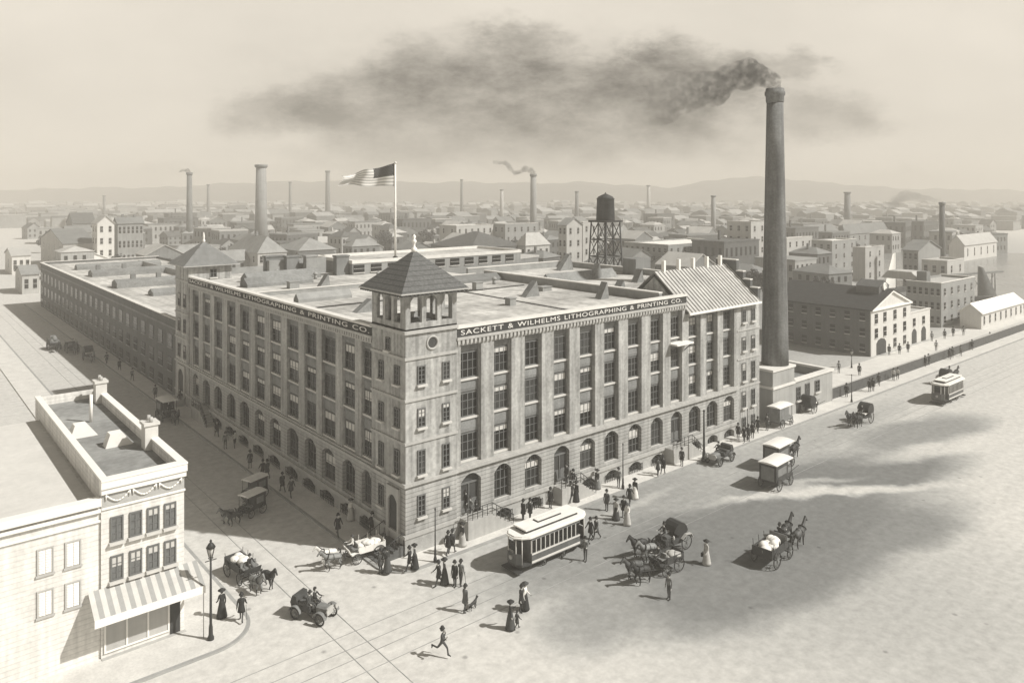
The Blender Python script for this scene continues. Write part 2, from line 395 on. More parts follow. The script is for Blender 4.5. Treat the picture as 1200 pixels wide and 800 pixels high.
for x, y in ((8.2, 48.5), (11.0, 50.5), (28.0, 24.0), (20.2, 39.0), (13.5, 43.8)):
    v = MB(); v.tube((x, y, 16.4), (x, y, 17.1), .22, .22, 10); v.lathe([(.34, 17.1), (.34, 17.2), (.05, 17.45)], 10, (x, y)); v.build('vent_pipe', M_parap, fac)
for x, y, w_, d_, h_ in ((9.5, 9.5, 1.6, 1.1, .5), (15.0, 18.5, 1.2, 1.2, .6), (22.5, 20.5, 1.0, .8, .9), (28.0, 15.0, 1.4, 1.0, .45), (6.5, 36.0, 1.2, .9, .8), (18.0, 9.0, .8, .8, .7)):
    v = MB(); v.box(x, x+w_, y, y+d_, 16.46, 16.46+h_); v.box(x-.08, x+w_+.08, y-.08, y+d_+.08, 16.461+h_, 16.54+h_); v.build('roof_scuttle', M_parap, fac)
for a_, c_ in (((2, 20, 16.56), (30, 20.6, 16.56)), ((20.2, 2, 16.56), (20.6, 27, 16.56))):
    v = MB(); v.tube(a_, c_, .06, n=6); v.build('roof_pipe', M_iron, fac)
# tall square flues in front of the penthouse
for x, y, w in ((13.0, 50.2, .9), (15.2, 49.0, .8), (18.6, 46.4, .95), (11.2, 52.0, 1.3)):
    v = MB(); v.box(x-w, x+w, y-.5, y+.5, 16.4, 19.0); v.box(x-w-.1, x+w+.1, y-.6, y+.6, 19.002, 19.2); v.build('roof_flue', M_mid if w > .85 else M_parap, fac)
v = MB(); v.box(10.0, 18.4, 50.6, 51.4, 16.42, 18.6); v.build('tank_house', M_parap, fac)
# ---- corner tower (part) with its own pieces as sub-parts
TX0, TX1, TY0, TY1 = -.16, 4.69, -.16, 4.94
tw = MB(); tw.box(TX0, TX1, TY0, TY1, 5.6, 17.05); tower = tw.build('tower', M_stone, fac)
p = MB(); p.box(TX0, TX1, TY0, TY1, 1.65, 5.35); p.build('ground_floor', M_rust, tower)
p = MB(); p.box(TX0-.08, TX1, TY0-.08, TY1, 0, 1.4); p.build('base', M_base, tower)
for z, e, hh in ((1.4, .18, .25), (5.35, .2, .25), (8.55, .12, .2), (11.85, .12, .2), (15.05, .12, .22), (17.05, .2, .25)):
    p = MB(); p.box(TX0-e, TX1+.03, TY0-e, TY1+.03, z+.001, z+hh); p.build('belt_course', M_trim, tower)
for u in (1.27, 3.6):
    for z0, z1 in ((13.05, 14.5), (9.72, 11.2), (6.05, 7.97), (2.78, 4.47)):
        add_window(tower, 'tower_window', u, TY0-.005, z0, RZ_R, .74, z1-z0, 0, 2, 4, True, .3)
for u in (1.05, 3.45):
    for z0, z1 in ((13.05, 14.5), (9.72, 11.2), (6.05, 7.97)):
        add_window(tower, 'tower_window', TX0-.005, u, z0, RZ_L, .78, z1-z0, 0, 2, 4, True, .5)
add_window(tower, 'tower_window', TX0-.005, 3.45, 2.9, RZ_L, .78, 1.65, 0, 2, 4, True, .3)
add_window(tower, 'tower_window', TX0-.005, 2.4, 15.5, RZ_L, .66, 1.0, 0, 2, 2, True, 0)
o_ = MB(); o_.torus((2.3, TY0-.03, 16.16), (0, 1, 0), .5, .09, 24, 6); oc = o_.build('oculus', M_trim, tower)
o_ = MB(); o_.prism([(2.3+.47*math.cos(a*math.pi/12), 16.16+.47*math.sin(a*math.pi/12)) for a in range(24)], 'y', TY0-.03, TY0-.005); o_.build('oculus_pane', M_gl[2], tower)
# tower door on the left street with dark steps
d = MB(FL)
arch_wall(d, .55, 2.35, .9, 5.0, [(.78, 2.12, .9, 3.9, .5)], TX0-.22, TX0-.005); d.build('doorway', M_trim, tower)
d = MB(FL); d.box(.78, 2.12, TX0-.06, TX0-.006, .9, 4.5); d.build('door', M_door, tower)
s = MB()
for k in range(5): s.box(TX0-2.3+.42*k, TX0-.085, -.1, 2.9, .18*k+.001, .18*(k+1))
s.build('steps', M_dark, tower)
s = MB()
for y in (-.05, 2.85):
    for k in range(6): s.tube((TX0-2.2+.42*k, y, .18*k), (TX0-2.2+.42*k, y, .18*k+1.0), .03, n=6)
    s.tube((TX0-2.2, y, 1.0), (TX0-.1, y, 1.9), .035, n=6)
s.build('railing', M_iron, tower)
# belfry
bp = MB(); bp.box(TX0, TX1, TY0, TY1, 17.302, 17.42); bp.build('belfry_floor', M_tarroof, tower)
BZ0, BZ1 = 17.3, 20.25
def belfry_side(M, u0, u1, yo):
    w = MB(M); n = 3; ops = []; step = (u1-u0-.5)/n
    for i in range(n):
        a = u0+.25+step*i+.2; ops.append((a, a+step-.4, 17.85, 19.5, .42))
    arch_wall(w, u0, u1, 17.3, BZ1, ops, yo, yo+.3)
    w.build('belfry_arcade', M_stone, tower)
belfry_side(FR, TX0, TX1, TY0); belfry_side(FL, TY0+.305, TY1-.305, TX0)
belfry_side(Matrix.Translation((0, TY1-.3, 0)), TX0, TX1, 0)
belfry_side(Matrix.Translation((TX1-.3, 0, 0)) @ FL, TY0+.305, TY1-.305, 0)
rf = MB(); rf.pyramid(-1.1, 5.25, -1.1, 5.4, 20.32, (2.22, 2.33, 23.3)); roof_t = rf.build('tower_roof', M_tile, tower)
rf = MB(); rf.box(-1.13, 5.28, -1.13, 5.43, 20.22, 20.318); rf.build('eaves', M_trim, tower)
rf = MB()
for k in range(17):
    a = -.95+6.0*k/16
    rf.box(a-.06, a+.06, -1.1, -.3, 20.08, 20.218)
    rf.box(-1.1, -.3, a-.06+.1, a+.06+.1, 20.08, 20.217)
rf.build('eaves_bracket', M_wood, tower)
rf = MB(); rf.lathe([(.2, 23.1), (.26, 23.4), (.1, 23.55), (.1, 23.8), (.2, 23.95), (.2, 24.05), (.07, 24.2), (.16, 24.38), (.04, 24.55)], 10, (2.22, 2.33)); rf.build('finial', M_white, tower)
# ---- stair tower at the far end of the left facade
sx0, sx1, sy0, sy1 = -.16, 5.4, 52.1, 57.6
tw = MB(); tw.box(sx0, sx1, sy0, sy1, 0, 18.4); st = tw.build('stair_tower', M_stone, fac)
for z in (1.5, 5.4, 8.6, 11.9, 16.2):
    p = MB(); p.box(sx0-.1, sx1+.02, sy0-.02, sy1+.1, z, z+.22); p.build('belt_course', M_trim, st)
for z0, z1 in ((6.2, 7.9), (9.6, 11.3), (12.9, 14.6)):
    for u in (53.6, 55.9): add_window(st, 'tower_window', sx0-.005, u, z0, RZ_L, .95, z1-z0, 0, 2, 3, True, .3)
d = MB(FL); arch_wall(d, 53.2, 56.4, 1.2, 5.2, [(53.7, 55.9, 1.2, 4.0, .7)], sx0-.2, sx0-.004); d.build('doorway', M_trim, st)
d = MB(FL); d.box(53.7, 55.9, sx0-.05, sx0-.006, 1.2, 4.7); d.build('door', M_door, st)
s = MB()
for k in range(6): s.box(sx0-2.2+.36*k, sx0-.12, 53.3, 56.3, .2*k+.001, .2*(k+1))
s.build('steps', M_base, st)
add_window(st, 'tower_window', 3.0, sy0-.005, 16.75, RZ_R, .9, 1.1, 0, 2, 2, True, 0)
rf = MB(); rf.pyramid(-1.0, 6.2, 51.3, 58.3, 18.42, (2.65, 54.8, 21.4)); rf.build('tower_roof', M_tile2, st)
rf = MB(); rf.box(-1.03, 6.23, 51.27, 58.33, 18.32, 18.418); rf.build('eaves', M_trim, st)
rf = MB(); rf.lathe([(.16, 21.2), (.2, 21.5), (.09, 21.7), (.14, 22.0), (.03, 22.6)], 8, (2.65, 54.8)); rf.build('finial', M_white, st)
# ------------------------------------------------------------------ rear blocks
rb = thing('rear_workshop', 'flat-roofed rear workshop behind the factory party wall, carrying slanted hatches', 'workshop', (32.5, 4.6, 0))
def rel(o): return o.location
def sub(m, name, mt, o, z=0):
    for v in m.V: v -= Vector((o.location.x, o.location.y, o.location.z))
    return m.build(name, mt, o)
b = MB(); b.box(32.5, 52.0, 8.6, 36.0, 0, 16.3); sub(b, 'wall', M_stone, rb)
b = MB(); b.box(32.6, 51.7, 8.7, 35.7, 16.302, 16.36); sub(b, 'roof', M_roof, rb)
b = MB(); b.box(32.6, 52.0, 35.6, 36.0, 16.304, 17.2); b.box(51.6, 52.0, 8.6, 35.598, 16.304, 17.1); sub(b, 'parapet', M_parap, rb)
b = MB(); b.box(32.55, 52.05, 35.55, 36.05, 17.202, 17.3); b.box(51.55, 52.05, 8.6, 35.548, 17.102, 17.2); sub(b, 'coping', M_coping, rb)
b = MB(); b.prism([(20.4, 16.36), (22.6, 16.36), (21.5, 17.5)], 'x', 34.4, 47.0); sub(b, 'ridge_skylight', M_tarroof, rb)
for x, y, lg, hg in ((34.2, 8.9, .8, 1.5), (44.0, 14.4, .7, 1.7), (43.0, 21.0, .9, 2.0), (47.5, 31.5, 1.4, 2.4)):
    b = MB(); b.prism([(x-lg, 16.36), (x+lg, 16.36), (x+lg*.5, 16.36+hg)], 'y', y-.5, y+.5); sub(b, 'roof_hatch', M_tarroof, rb)
b = MB(); b.box(50.2, 53.4, 20.0, 22.4, 15.0, 18.6); sub(b, 'stair_head', M_mid, rb)
pn = thing('rear_penthouse', 'low rear block with a row of windows, pale parapeted roof and the flagpole on it', 'factory wing', (17.0, 45.0, 0))
b = MB(); b.box(32.31, 50.5, 45.0, 56.5, 0, 18.0); b.box(19.6, 32.29, 45.0, 56.5, 16.47, 18.0); sub(b, 'wall', M_grey, pn)
b = MB(); b.box(19.9, 50.2, 45.3, 56.2, 18.002, 18.1); sub(b, 'roof', M_roof, pn)
b = MB(); b.box(19.5, 50.6, 44.9, 45.3, 18.002, 18.45); b.box(19.5, 50.6, 56.2, 56.6, 18.002, 18.5); b.box(19.5, 19.9, 45.3, 56.2, 18.002, 18.45); b.box(50.2, 50.6, 45.3, 56.2, 18.002, 18.5); sub(b, 'parapet', M_coping, pn)
for i in range(11):
    small_window(pn, 20.6+2.75*i-17.0, -.01, 16.75, RZ_R, 1.7, 1.05, M_gl[1])
# ------------------------------------------------------------------ annex with the seamed metal roof
an = thing('factory_annex', 'right-hand annex of the factory under a sloping seamed metal roof with a stepped gable', 'annex', (34.85, 0, 0))
BAY_A = [(35.43, 37.55), (38.64, 40.71), (41.77, 43.94)]
w = MB(); w.box(34.85, 44.5, .7, .95, 5.75, 14.6)
for a, b_ in BAY_A:
    for z0, z1 in ((8.1, 9.3), (11.3, 12.3)): w.box(a+.02, b_-.02, .58, .697, z0+.1, z1-.12)
sub(w, 'spandrel_wall', M_span, an)
w = MB()
w.box(34.85, 44.5, .02, .9, 14.6, 14.95); w.box(34.85, 49.15, .9, 8.5, 0, 14.95); w.box(44.5, 49.15, .02, .9, 0, 14.95)
w.prism([(.3, 14.952), (8.3, 14.952), (4.3, 18.6)], 'x', 34.9, 35.15)
sub(w, 'wall', M_stone, an)
g = MB(); arch_wall(g, 34.85, 44.5, 1.65, 5.35, [(a+.03, b_-.03, 1.95, 4.3, .6) for a, b_ in BAY_A], 0, .42); g.box(34.85, 44.5, .423, .9, 0, 5.35); sub(g, 'ground_floor_wall', M_rust, an)
g = MB(); arch_wall(g, 34.85, 44.5, 0, 1.35, [(a+.1, b_-.1, .02, .75, .38) for a, b_ in BAY_A], -.06, .42); sub(g, 'basement_wall', M_base, an)
g = MB(); g.box(34.85, 44.5, -.2, .42, 1.352, 1.648); sub(g, 'water_table', M_trim, an)
g = MB(); g.box(34.85, 44.5, -.3, .69, 5.352, 5.6); g.box(34.85, 44.5, -.12, .69, 5.6, 5.748); sub(g, 'belt_course', M_trim, an)
e = [34.85]+[x for p in BAY_A for x in p]+[44.5]
for a, b_ in zip(e[0::2], e[1::2]):
    g = MB(); g.box(a, b_, 0, .698, 5.752, 14.598); sub(g, 'pilaster', M_stone, an)
for z in (5.35, 8.6, 11.9):
    g = MB(); g.box(44.52, 49.2, -.06, .018, z, z+.18); sub(g, 'string_course', M_trim, an)
for a, b_ in BAY_A:
    u = (a+b_)/2-34.85; w_ = b_-a-.06
    for z0, z1 in ((5.95, 8.05), (9.35, 11.3), (12.35, 14.4)): add_window(an, 'window', u, .695, z0, 0, w_, z1-z0, 0, 4, 4, True, .4)
    add_window(an, 'arched_window', u, .42, 1.97, 0, w_-.02, 2.9, .6, 4, 4, True, .3)
    add_window(an, 'basement_window', u, .4, .03, 0, w_-.2, 1.08, .36, 4, 2, False, 0)
for u in (45.85, 47.75):
    for z0, z1 in ((.35, 1.9), (3.0, 4.9), (6.1, 8.2), (9.6, 11.2), (12.9, 14.3)): add_window(an, 'window', u-34.85, .014, z0, 0, .78, z1-z0, 0, 2, 3, True, .2)
RX0, RX1 = 34.9, 48.7
r = MB(); r.prism([(-.45, 14.97), (-.45, 15.1), (4.3, 19.15), (9.0, 15.1), (9.0, 14.97), (4.3, 19.0)], 'x', RX0, RX1)
n = 22
for i in range(n+1):
    x = RX0+(RX1-RX0)*i/n
    r.prism([(-.45, 15.1), (-.45, 15.2), (4.3, 19.25), (4.3, 19.15)], 'x', max(RX0, x-.04), min(RX1, x+.04))
sub(r, 'metal_roof', M_metal, an)
r = MB(); r.box(RX0-.02, RX1, -.62, -.452, 14.9, 15.12); sub(r, 'gutter', M_white, an)
for i in range(5):
    x = 36.6+2.7*i; r = MB(); r.box(x-.16, x+.16, 4.1, 4.5, 19.0, 20.3); sub(r, 'ridge_vent', M_white, an)
r = MB()
for y0, y1, z in ((-.05, .95, 16.6), (.95, 1.9, 17.5), (1.9, 2.85, 18.4), (2.85, 5.75, 19.7), (5.75, 6.7, 18.4), (6.7, 7.65, 17.5), (7.65, 8.6, 16.6)):
    r.box(48.702, 49.18, y0, y1, 14.952, z)
sub(r, 'stepped_gable', M_dark, an)
r = MB()
for y0, y1, z in ((-.1, .95, 16.6), (.95, 1.9, 17.5), (1.9, 2.85, 18.4), (2.85, 5.75, 19.7), (5.75, 6.7, 18.4), (6.7, 7.65, 17.5)):
    r.box(48.66, 49.22, y0, y1+.05, z+.002, z+.12)
sub(r, 'gable_coping', M_coping, an)
# ------------------------------------------------------------------ the long low wing on the left street
wg = thing('factory_wing', 'long low dark brick wing stretching up the left street beyond the stair tower', 'factory wing', (0, 57.6, 0))
b = MB(); b.box(0, 27, 57.65, 166.5, 0, 10.2); sub(b, 'wall', M_dark, wg)
b = MB(); b.box(.4, 26.6, 58.0, 166.1, 10.202, 10.26); sub(b, 'roof', M_roof, wg)
b = MB(); b.box(-.12, .4, 57.65, 166.6, 10.204, 10.7); b.box(.4, 27, 166.1, 166.6, 10.204, 10.8); b.box(26.6, 27, 58.0, 166.1, 10.204, 10.8); sub(b, 'parapet', M_dark, wg)
b = MB(); b.box(-.2, .45, 57.65, 166.7, 10.702, 10.8); b.box(.45, 27.1, 166.05, 166.7, 10.802, 10.9); sub(b, 'coping', M_coping, wg)
b = MB(); b.box(-.08, 0-.003, 57.65, 166.5, 9.3, 9.6); sub(b, 'cornice', M_mid, wg)
for x0, x1, y0, y1, z1 in ((3.5, 20, 127, 131, 11.6), (2.8, 14, 103, 107, 11.7), (5.0, 9.0, 88, 91, 11.3), (4, 22, 145, 148, 11.4)):
    b = MB(); b.box(x0, x1, y0, y1, 10.262, z1-.5); b.prism([(y0, z1-.498), (y1, z1-.498), ((y0+y1)/2, z1+.1)], 'x', x0, x1); sub(b, 'skylight', M_tarroof, wg)
for x, y in ((5, 129), (10, 129), (6, 105), (10.5, 105)):
    b = MB(); b.box(x-.4, x+.4, y-.4, y+.4, 11.2, 12.6); sub(b, 'vent', M_mid, wg)
b = MB(); b.box(18, 18.5, 58.1, 150, 10.262, 11.4); sub(b, 'party_wall', M_parap, wg)
i = 0; y = 60.6
while y < 165:
    for z0, h_ in ((.7, 1.5), (3.4, 1.9), (6.6, 1.9)):
        small_window(wg, -.012, y-57.6, z0, RZ_L, 1.95, h_, random.choice(M_gl[:2]), 'window', M_grey)
    y += 4.5
# ------------------------------------------------------------------ boiler house and the great chimney
bh = thing('boiler_house', 'low pale boiler house with open parapeted roof at the foot of the great chimney', 'boiler house', (52.1, 0, 0))
b = MB(); b.box(52.1, 66.8, 0, .5, 0, 4.1); b.box(52.1, 52.6, .5, 8, 0, 4.1); b.box(66.3, 66.8, .5, 8, 0, 4.1); b.box(52.1, 66.8, 8, 8.5, 0, 4.1); sub(b, 'wall', M_palegrey, bh)
b = MB(); b.box(52.6, 66.3, .5, 8, 0, 3.2); sub(b, 'roof', M_tarroof, bh)
b = MB(); b.box(57.1, 66.95, -.15, .6, 4.102, 4.4); b.box(66.2, 66.95, .6, 8.6, 4.102, 4.4); b.box(52.1, 66.2, 8, 8.6, 4.102, 4.4); b.box(51.95, 52.6, 3.7, 8.0, 4.102, 4.4); b.box(51.95, 57.1, -.15, -.003, 4.0, 4.3); b.box(51.95, 52.097, -.002, 3.6, 4.0, 4.3); sub(b, 'coping', M_coping, bh)
for u, z0, z1, ww in ((58.0, 1.7, 3.4, 1.0), (60.2, 1.2, 3.5, 1.1), (62.7, 2.0, 3.5, 1.2)): add_window(bh, 'window', u-52.1, -.005, z0, 0, ww, z1-z0, 0, 2, 3, True, 0)
b = MB(); b.box(57.5, 58.5, -.06, -.003, .02, 1.4); sub(b, 'door', M_door, bh)
b = MB(); b.box(59.6, 62.0, -.05, -.003, .02, .95); sub(b, 'hatch', M_door, bh)
ch = thing('factory_chimney', 'towering dark round brick factory chimney with a flared cap, rising beside the boiler house', 'chimney', (55.5, 1.75, 0))
b = MB(); b.box(52.12-55.5, 57.1-55.5, .02-1.75, 3.5-1.75, 4.102, 6.1); b.build('base_block', M_palegrey, ch)
b = MB(); b.box(51.98-55.5, 57.24-55.5, -.12-1.75, 3.64-1.75, 6.102, 6.38); b.build('base_coping', M_coping, ch)
b = MB(); b.lathe([(1.66, 6.381), (1.6, 9), (1.47, 16), (1.31, 24), (1.15, 32), (1.01, 39.2)], 40); b.build('shaft', M_stack, ch)
b = MB(); b.lathe([(1.02, 39.202), (1.1, 39.4), (1.11, 40.0), (1.24, 40.2), (1.25, 40.6), (1.14, 40.65), (1.12, 41.0), (.85, 41.0), (.8, 40.1)], 32); b.build('cap', M_stack, ch)
# ------------------------------------------------------------------ water tower behind the roofs
wt = thing('water_tower', 'dark tank with a low conical lid on a cross-braced lattice stand behind the roofs', 'water tower', (55.9, 31.0, 0))
LX = 2.35; HT = 23.6
b = MB(); b.lathe([(1.42, HT), (1.46, HT+.1), (1.34, HT+3.2), (1.4, HT+3.25)], 28); b.build('tank', M_tank, wt)
b = MB(); b.lathe([(1.46, HT+3.26), (1.1, HT+3.7), (.12, HT+4.15), (.08, HT+4.35)], 28); b.build('tank_lid', M_tank, wt)
b = MB()
for z in (HT+.6, HT+1.3, HT+2.0, HT+2.7): b.torus((0, 0, z), (0, 0, 1), 1.42-(z-HT)*.03, .03, 28, 4)
b.build('hoop', M_iron, wt)
b = MB(); b.box(-1.9, 1.9, -1.9, 1.9, HT-.28, HT-.01); b.build('platform', M_iron, wt)
corner = lambda sx, sy, z: (sx*(1.55+.04*(HT-z)), sy*(1.55+.04*(HT-z)), z)
for sx, sy in ((-1, -1), (1, -1), (1, 1), (-1, 1)):
    b = MB(); b.tube(corner(sx, sy, 0), corner(sx, sy, HT-.28), .14, .12, 6); b.build('leg', M_iron, wt)
tiers = [HT-.35, HT-3.0, HT-5.6, HT-8.2, HT-11.5, HT-15]
for z1, z0 in zip(tiers[:-1], tiers[1:]):
    b = MB(); cc = [(-1, -1), (1, -1), (1, 1), (-1, 1)]
    for (a, q) in zip(cc, cc[1:]+cc[:1]):
        mid = lambda z: tuple((Vector(corner(*a, z))+Vector(corner(*q, z)))/2)
        b.tube(corner(*a, z0), corner(*q, z0), .09, n=5); b.tube(mid(z0), mid(z1), .07, n=5)
        for P_, Q_ in ((corner(*a, z1), mid(z0)), (mid(z1), corner(*q, z0)), (corner(*a, z0), mid(z1)), (mid(z0), corner(*q, z1))): b.tube(P_, Q_, .055, n=5)
    b.build('cross_bracing', M_iron, wt)
# ------------------------------------------------------------------ flagpole and flag
fp = thing('flagpole', 'tall white flagpole on the rear penthouse roof', 'flagpole', (27.6, 46.8, 18.1))
b = MB(); b.lathe([(.17, 0), (.15, 7), (.1, 14.0)], 12); b.build('pole', M_white, fp)
b = MB(); b.lathe([(.05, 14.0), (.2, 14.12), (.2, 14.3), (.05, 14.42)], 12); b.build('ball', M_cream, fp)
b = MB(); b.lathe([(.4, 0), (.4, .3), (.2, .45)], 12); b.build('base_collar', M_iron, fp)
def make_flag():
    W, H = 7.9, 3.4; NX, NS = 42, 13
    ex = Vector((-cs, sn, 0)); ey = Vector((-sn, -cs, 0)); up = Vector((0, 0, 1))
    def P(s, t, off=0):      # s along the fly 0..1, t up the hoist 0..1
        wv = .75*s**.7*math.sin(s*13+.9*t+.4)
        q = ex*(s*W*.98)+ey*(wv+off)+up*(t*H*(1-.56*s**.9)+.22*math.sin(s*10+2.2*t)*s+.12*s)
        q += ex*(.35*s*math.sin(t*5+1))
        return q
    mb = MB()
    for half in (0, 1):
        off = .012 if half else -.012
        for j in range(NS):
            for i in range(NX):
                s0, s1, t0, t1 = i/NX, (i+1)/NX, j/NS, (j+1)/NS
                if s0 < .4-1e-6 and j >= 6: m = 2
                else: m = 0 if j % 2 == 0 else 1
                mb.poly([P(s0, t0, off), P(s1, t0, off), P(s1, t1, off), P(s0, t1, off)], m)
    st = MB()
    for a in range(8):
        for c in range(6):
            s_ = .025+.4*(a+.25+.5*(c % 2))/8.6; t_ = 6/13+(7/13)*(c+.5)/6
            for off in (.02, -.02):
                P0 = [P(s_+.006*math.sin(k*2*math.pi/5*1), t_+.016*math.cos(k*2*math.pi/5), off) for k in range(5)]
                st.poly(P0)
    return mb, st
fm_, stm = make_flag()
fl = link('flag', fm_.mesh('flag', [mat('flag_stripe', .42, amt=.1), M_white, mat('flag_canton', .035, amt=.2)]), None, (27.48, 46.9, 28.85))
tag(fl, 'striped flag with a dark starred corner, streaming leftward from the pole', 'flag')
stars = stm.build('stars', M_white, fl)
# ------------------------------------------------------------------ ground, pavements, tracks
def ground_mat():
    m = bpy.data.materials.new('dusty_ground'); m.use_nodes = True; nt = m.node_tree; b = nt.nodes['Principled BSDF']; L = nt.links.new
    b.inputs['Roughness'].default_value = .9; b.inputs['Specular IOR Level'].default_value = .15
    geo = nt.nodes.new('ShaderNodeNewGeometry')
    n = nt.nodes.new('ShaderNodeTexNoise'); n.inputs['Scale'].default_value = .13; n.inputs['Detail'].default_value = 7; n.inputs['Roughness'].default_value = .62; L(geo.outputs['Position'], n.inputs['Vector'])
    off = nt.nodes.new('ShaderNodeVectorMath'); off.operation = 'SUBTRACT'; L(n.outputs['Color'], off.inputs[0]); off.inputs[1].default_value = (.5, .5, .5)
    sc_ = nt.nodes.new('ShaderNodeVectorMath'); sc_.operation = 'MULTIPLY'; L(off.outputs[0], sc_.inputs[0]); sc_.inputs[1].default_value = (6.5, 5, 0)
    pos = nt.nodes.new('ShaderNodeVectorMath'); pos.operation = 'ADD'; L(geo.outputs['Position'], pos.inputs[0]); L(sc_.outputs[0], pos.inputs[1])
    def blob(cx, cy, rx, ry, rot, r0=.45, r1=1.15):
        mp = nt.nodes.new('ShaderNodeMapping'); mp.vector_type = 'TEXTURE'
        mp.inputs['Location'].default_value = (cx, cy, 0); mp.inputs['Rotation'].default_value = (0, 0, R(rot)); mp.inputs['Scale'].default_value = (rx, ry, 1e5)
        L(pos.outputs[0], mp.inputs['Vector'])
        ln = nt.nodes.new('ShaderNodeVectorMath'); ln.operation = 'LENGTH'; L(mp.outputs[0], ln.inputs[0])
        mr = nt.nodes.new('ShaderNodeMapRange'); mr.interpolation_type = 'SMOOTHSTEP'; mr.inputs['From Min'].default_value = r0; mr.inputs['From Max'].default_value = r1; mr.inputs['To Min'].default_value = 1; mr.inputs['To Max'].default_value = 0
        L(ln.outputs['Value'], mr.inputs['Value']); return mr.outputs['Result']
    def op(o, a, c):
        q = nt.nodes.new('ShaderNodeMath'); q.operation = o
        for i, v in ((0, a), (1, c)):
            if isinstance(v, (int, float)): q.inputs[i].default_value = v
            else: L(v, q.inputs[i])
        return q.outputs[0]
    dark = None
    # worn dark setts of the open square, the tram street and the left street: centre, radii, turn, strength
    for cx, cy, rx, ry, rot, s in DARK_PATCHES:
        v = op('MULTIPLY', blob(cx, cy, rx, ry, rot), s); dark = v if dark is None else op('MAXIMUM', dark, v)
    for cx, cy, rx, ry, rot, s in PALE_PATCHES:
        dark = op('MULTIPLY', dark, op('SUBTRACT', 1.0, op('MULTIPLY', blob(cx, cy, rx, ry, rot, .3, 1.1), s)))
    f = nt.nodes.new('ShaderNodeTexNoise'); f.inputs['Scale'].default_value = 1.4; f.inputs['Detail'].default_value = 8; f.inputs['Roughness'].default_value = .7; L(geo.outputs['Position'], f.inputs['Vector'])
    fm = nt.nodes.new('ShaderNodeMapRange'); fm.inputs['From Min'].default_value = .3; fm.inputs['From Max'].default_value = .7; fm.inputs['To Min'].default_value = .82; fm.inputs['To Max'].default_value = 1.18; L(f.outputs['Fac'], fm.inputs['Value'])
    # wheel scuffs along the tram street
    mp = nt.nodes.new('ShaderNodeMapping'); mp.inputs['Scale'].default_value = (.05, 1.1, 1); L(geo.outputs['Position'], mp.inputs['Vector'])
    g = nt.nodes.new('ShaderNodeTexNoise'); g.inputs['Scale'].default_value = 1; g.inputs['Detail'].default_value = 5; L(mp.outputs[0], g.inputs['Vector'])
    gm = nt.nodes.new('ShaderNodeMapRange'); gm.inputs['From Min'].default_value = .3; gm.inputs['From Max'].default_value = .7; gm.inputs['To Min'].default_value = .955; gm.inputs['To Max'].default_value = 1.045; L(g.outputs['Fac'], gm.inputs['Value'])
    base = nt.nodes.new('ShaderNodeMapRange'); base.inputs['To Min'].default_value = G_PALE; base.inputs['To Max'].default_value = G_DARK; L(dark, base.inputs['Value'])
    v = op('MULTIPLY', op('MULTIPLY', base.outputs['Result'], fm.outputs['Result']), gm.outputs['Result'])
    # ruts across the crossing and scattered dung and litter
    mp = nt.nodes.new('ShaderNodeMapping'); mp.inputs['Scale'].default_value = (1.3, .06, 1); mp.inputs['Rotation'].default_value = (0, 0, .15); L(geo.outputs['Position'], mp.inputs['Vector'])
    h_ = nt.nodes.new('ShaderNodeTexNoise'); h_.inputs['Scale'].default_value = 1; h_.inputs['Detail'].default_value = 4; L(mp.outputs[0], h_.inputs['Vector'])
    hm = nt.nodes.new('ShaderNodeMapRange'); hm.inputs['From Min'].default_value = .3; hm.inputs['From Max'].default_value = .7; hm.inputs['To Min'].default_value = .985; hm.inputs['To Max'].default_value = 1.015; L(h_.outputs['Fac'], hm.inputs['Value'])
    vo = nt.nodes.new('ShaderNodeTexVoronoi'); vo.inputs['Scale'].default_value = .5; L(geo.outputs['Position'], vo.inputs['Vector'])
    vm = nt.nodes.new('ShaderNodeMapRange'); vm.inputs['From Min'].default_value = .05; vm.inputs['From Max'].default_value = .11; vm.inputs['To Min'].default_value = .62; vm.inputs['To Max'].default_value = 1; L(vo.outputs['Distance'], vm.inputs['Value'])
    se = nt.nodes.new('ShaderNodeSeparateXYZ'); L(vo.outputs['Color'], se.inputs[0])
    speck = op('MULTIPLY', op('SUBTRACT', 1.0, vm.outputs['Result']), op('GREATER_THAN', se.outputs[0], .72))
    v = op('MULTIPLY', op('MULTIPLY', v, hm.outputs['Result']), op('SUBTRACT', 1.0, speck))
    cb = nt.nodes.new('ShaderNodeVectorMath'); cb.operation = 'SCALE'; L(v, cb.inputs['Scale']); L(cb.outputs['Vector'], b.inputs['Base Color'])
    mx = nt.nodes.new('ShaderNodeMix'); mx.data_type = 'VECTOR'; mx.inputs[4].default_value = WARM; mx.inputs[5].default_value = TINT; L(dark, mx.inputs[0]); L(mx.outputs[1], cb.inputs[0])
    return m
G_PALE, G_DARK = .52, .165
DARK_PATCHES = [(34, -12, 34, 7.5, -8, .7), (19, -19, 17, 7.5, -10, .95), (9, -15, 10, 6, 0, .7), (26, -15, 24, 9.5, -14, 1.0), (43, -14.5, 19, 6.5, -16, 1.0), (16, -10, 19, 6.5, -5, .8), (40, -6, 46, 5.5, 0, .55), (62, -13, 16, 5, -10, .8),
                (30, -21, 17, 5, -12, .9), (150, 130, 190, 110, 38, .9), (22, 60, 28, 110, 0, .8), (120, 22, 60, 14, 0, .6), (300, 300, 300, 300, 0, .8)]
PALE_PATCHES = [(38, -15.6, 15, 1.3, -33, .95), (33, -11.5, 12, .9, -20, .6), (58, -17.5, 14, 2.2, -22, .8), (20, -5, 8, .8, 4, .4)]
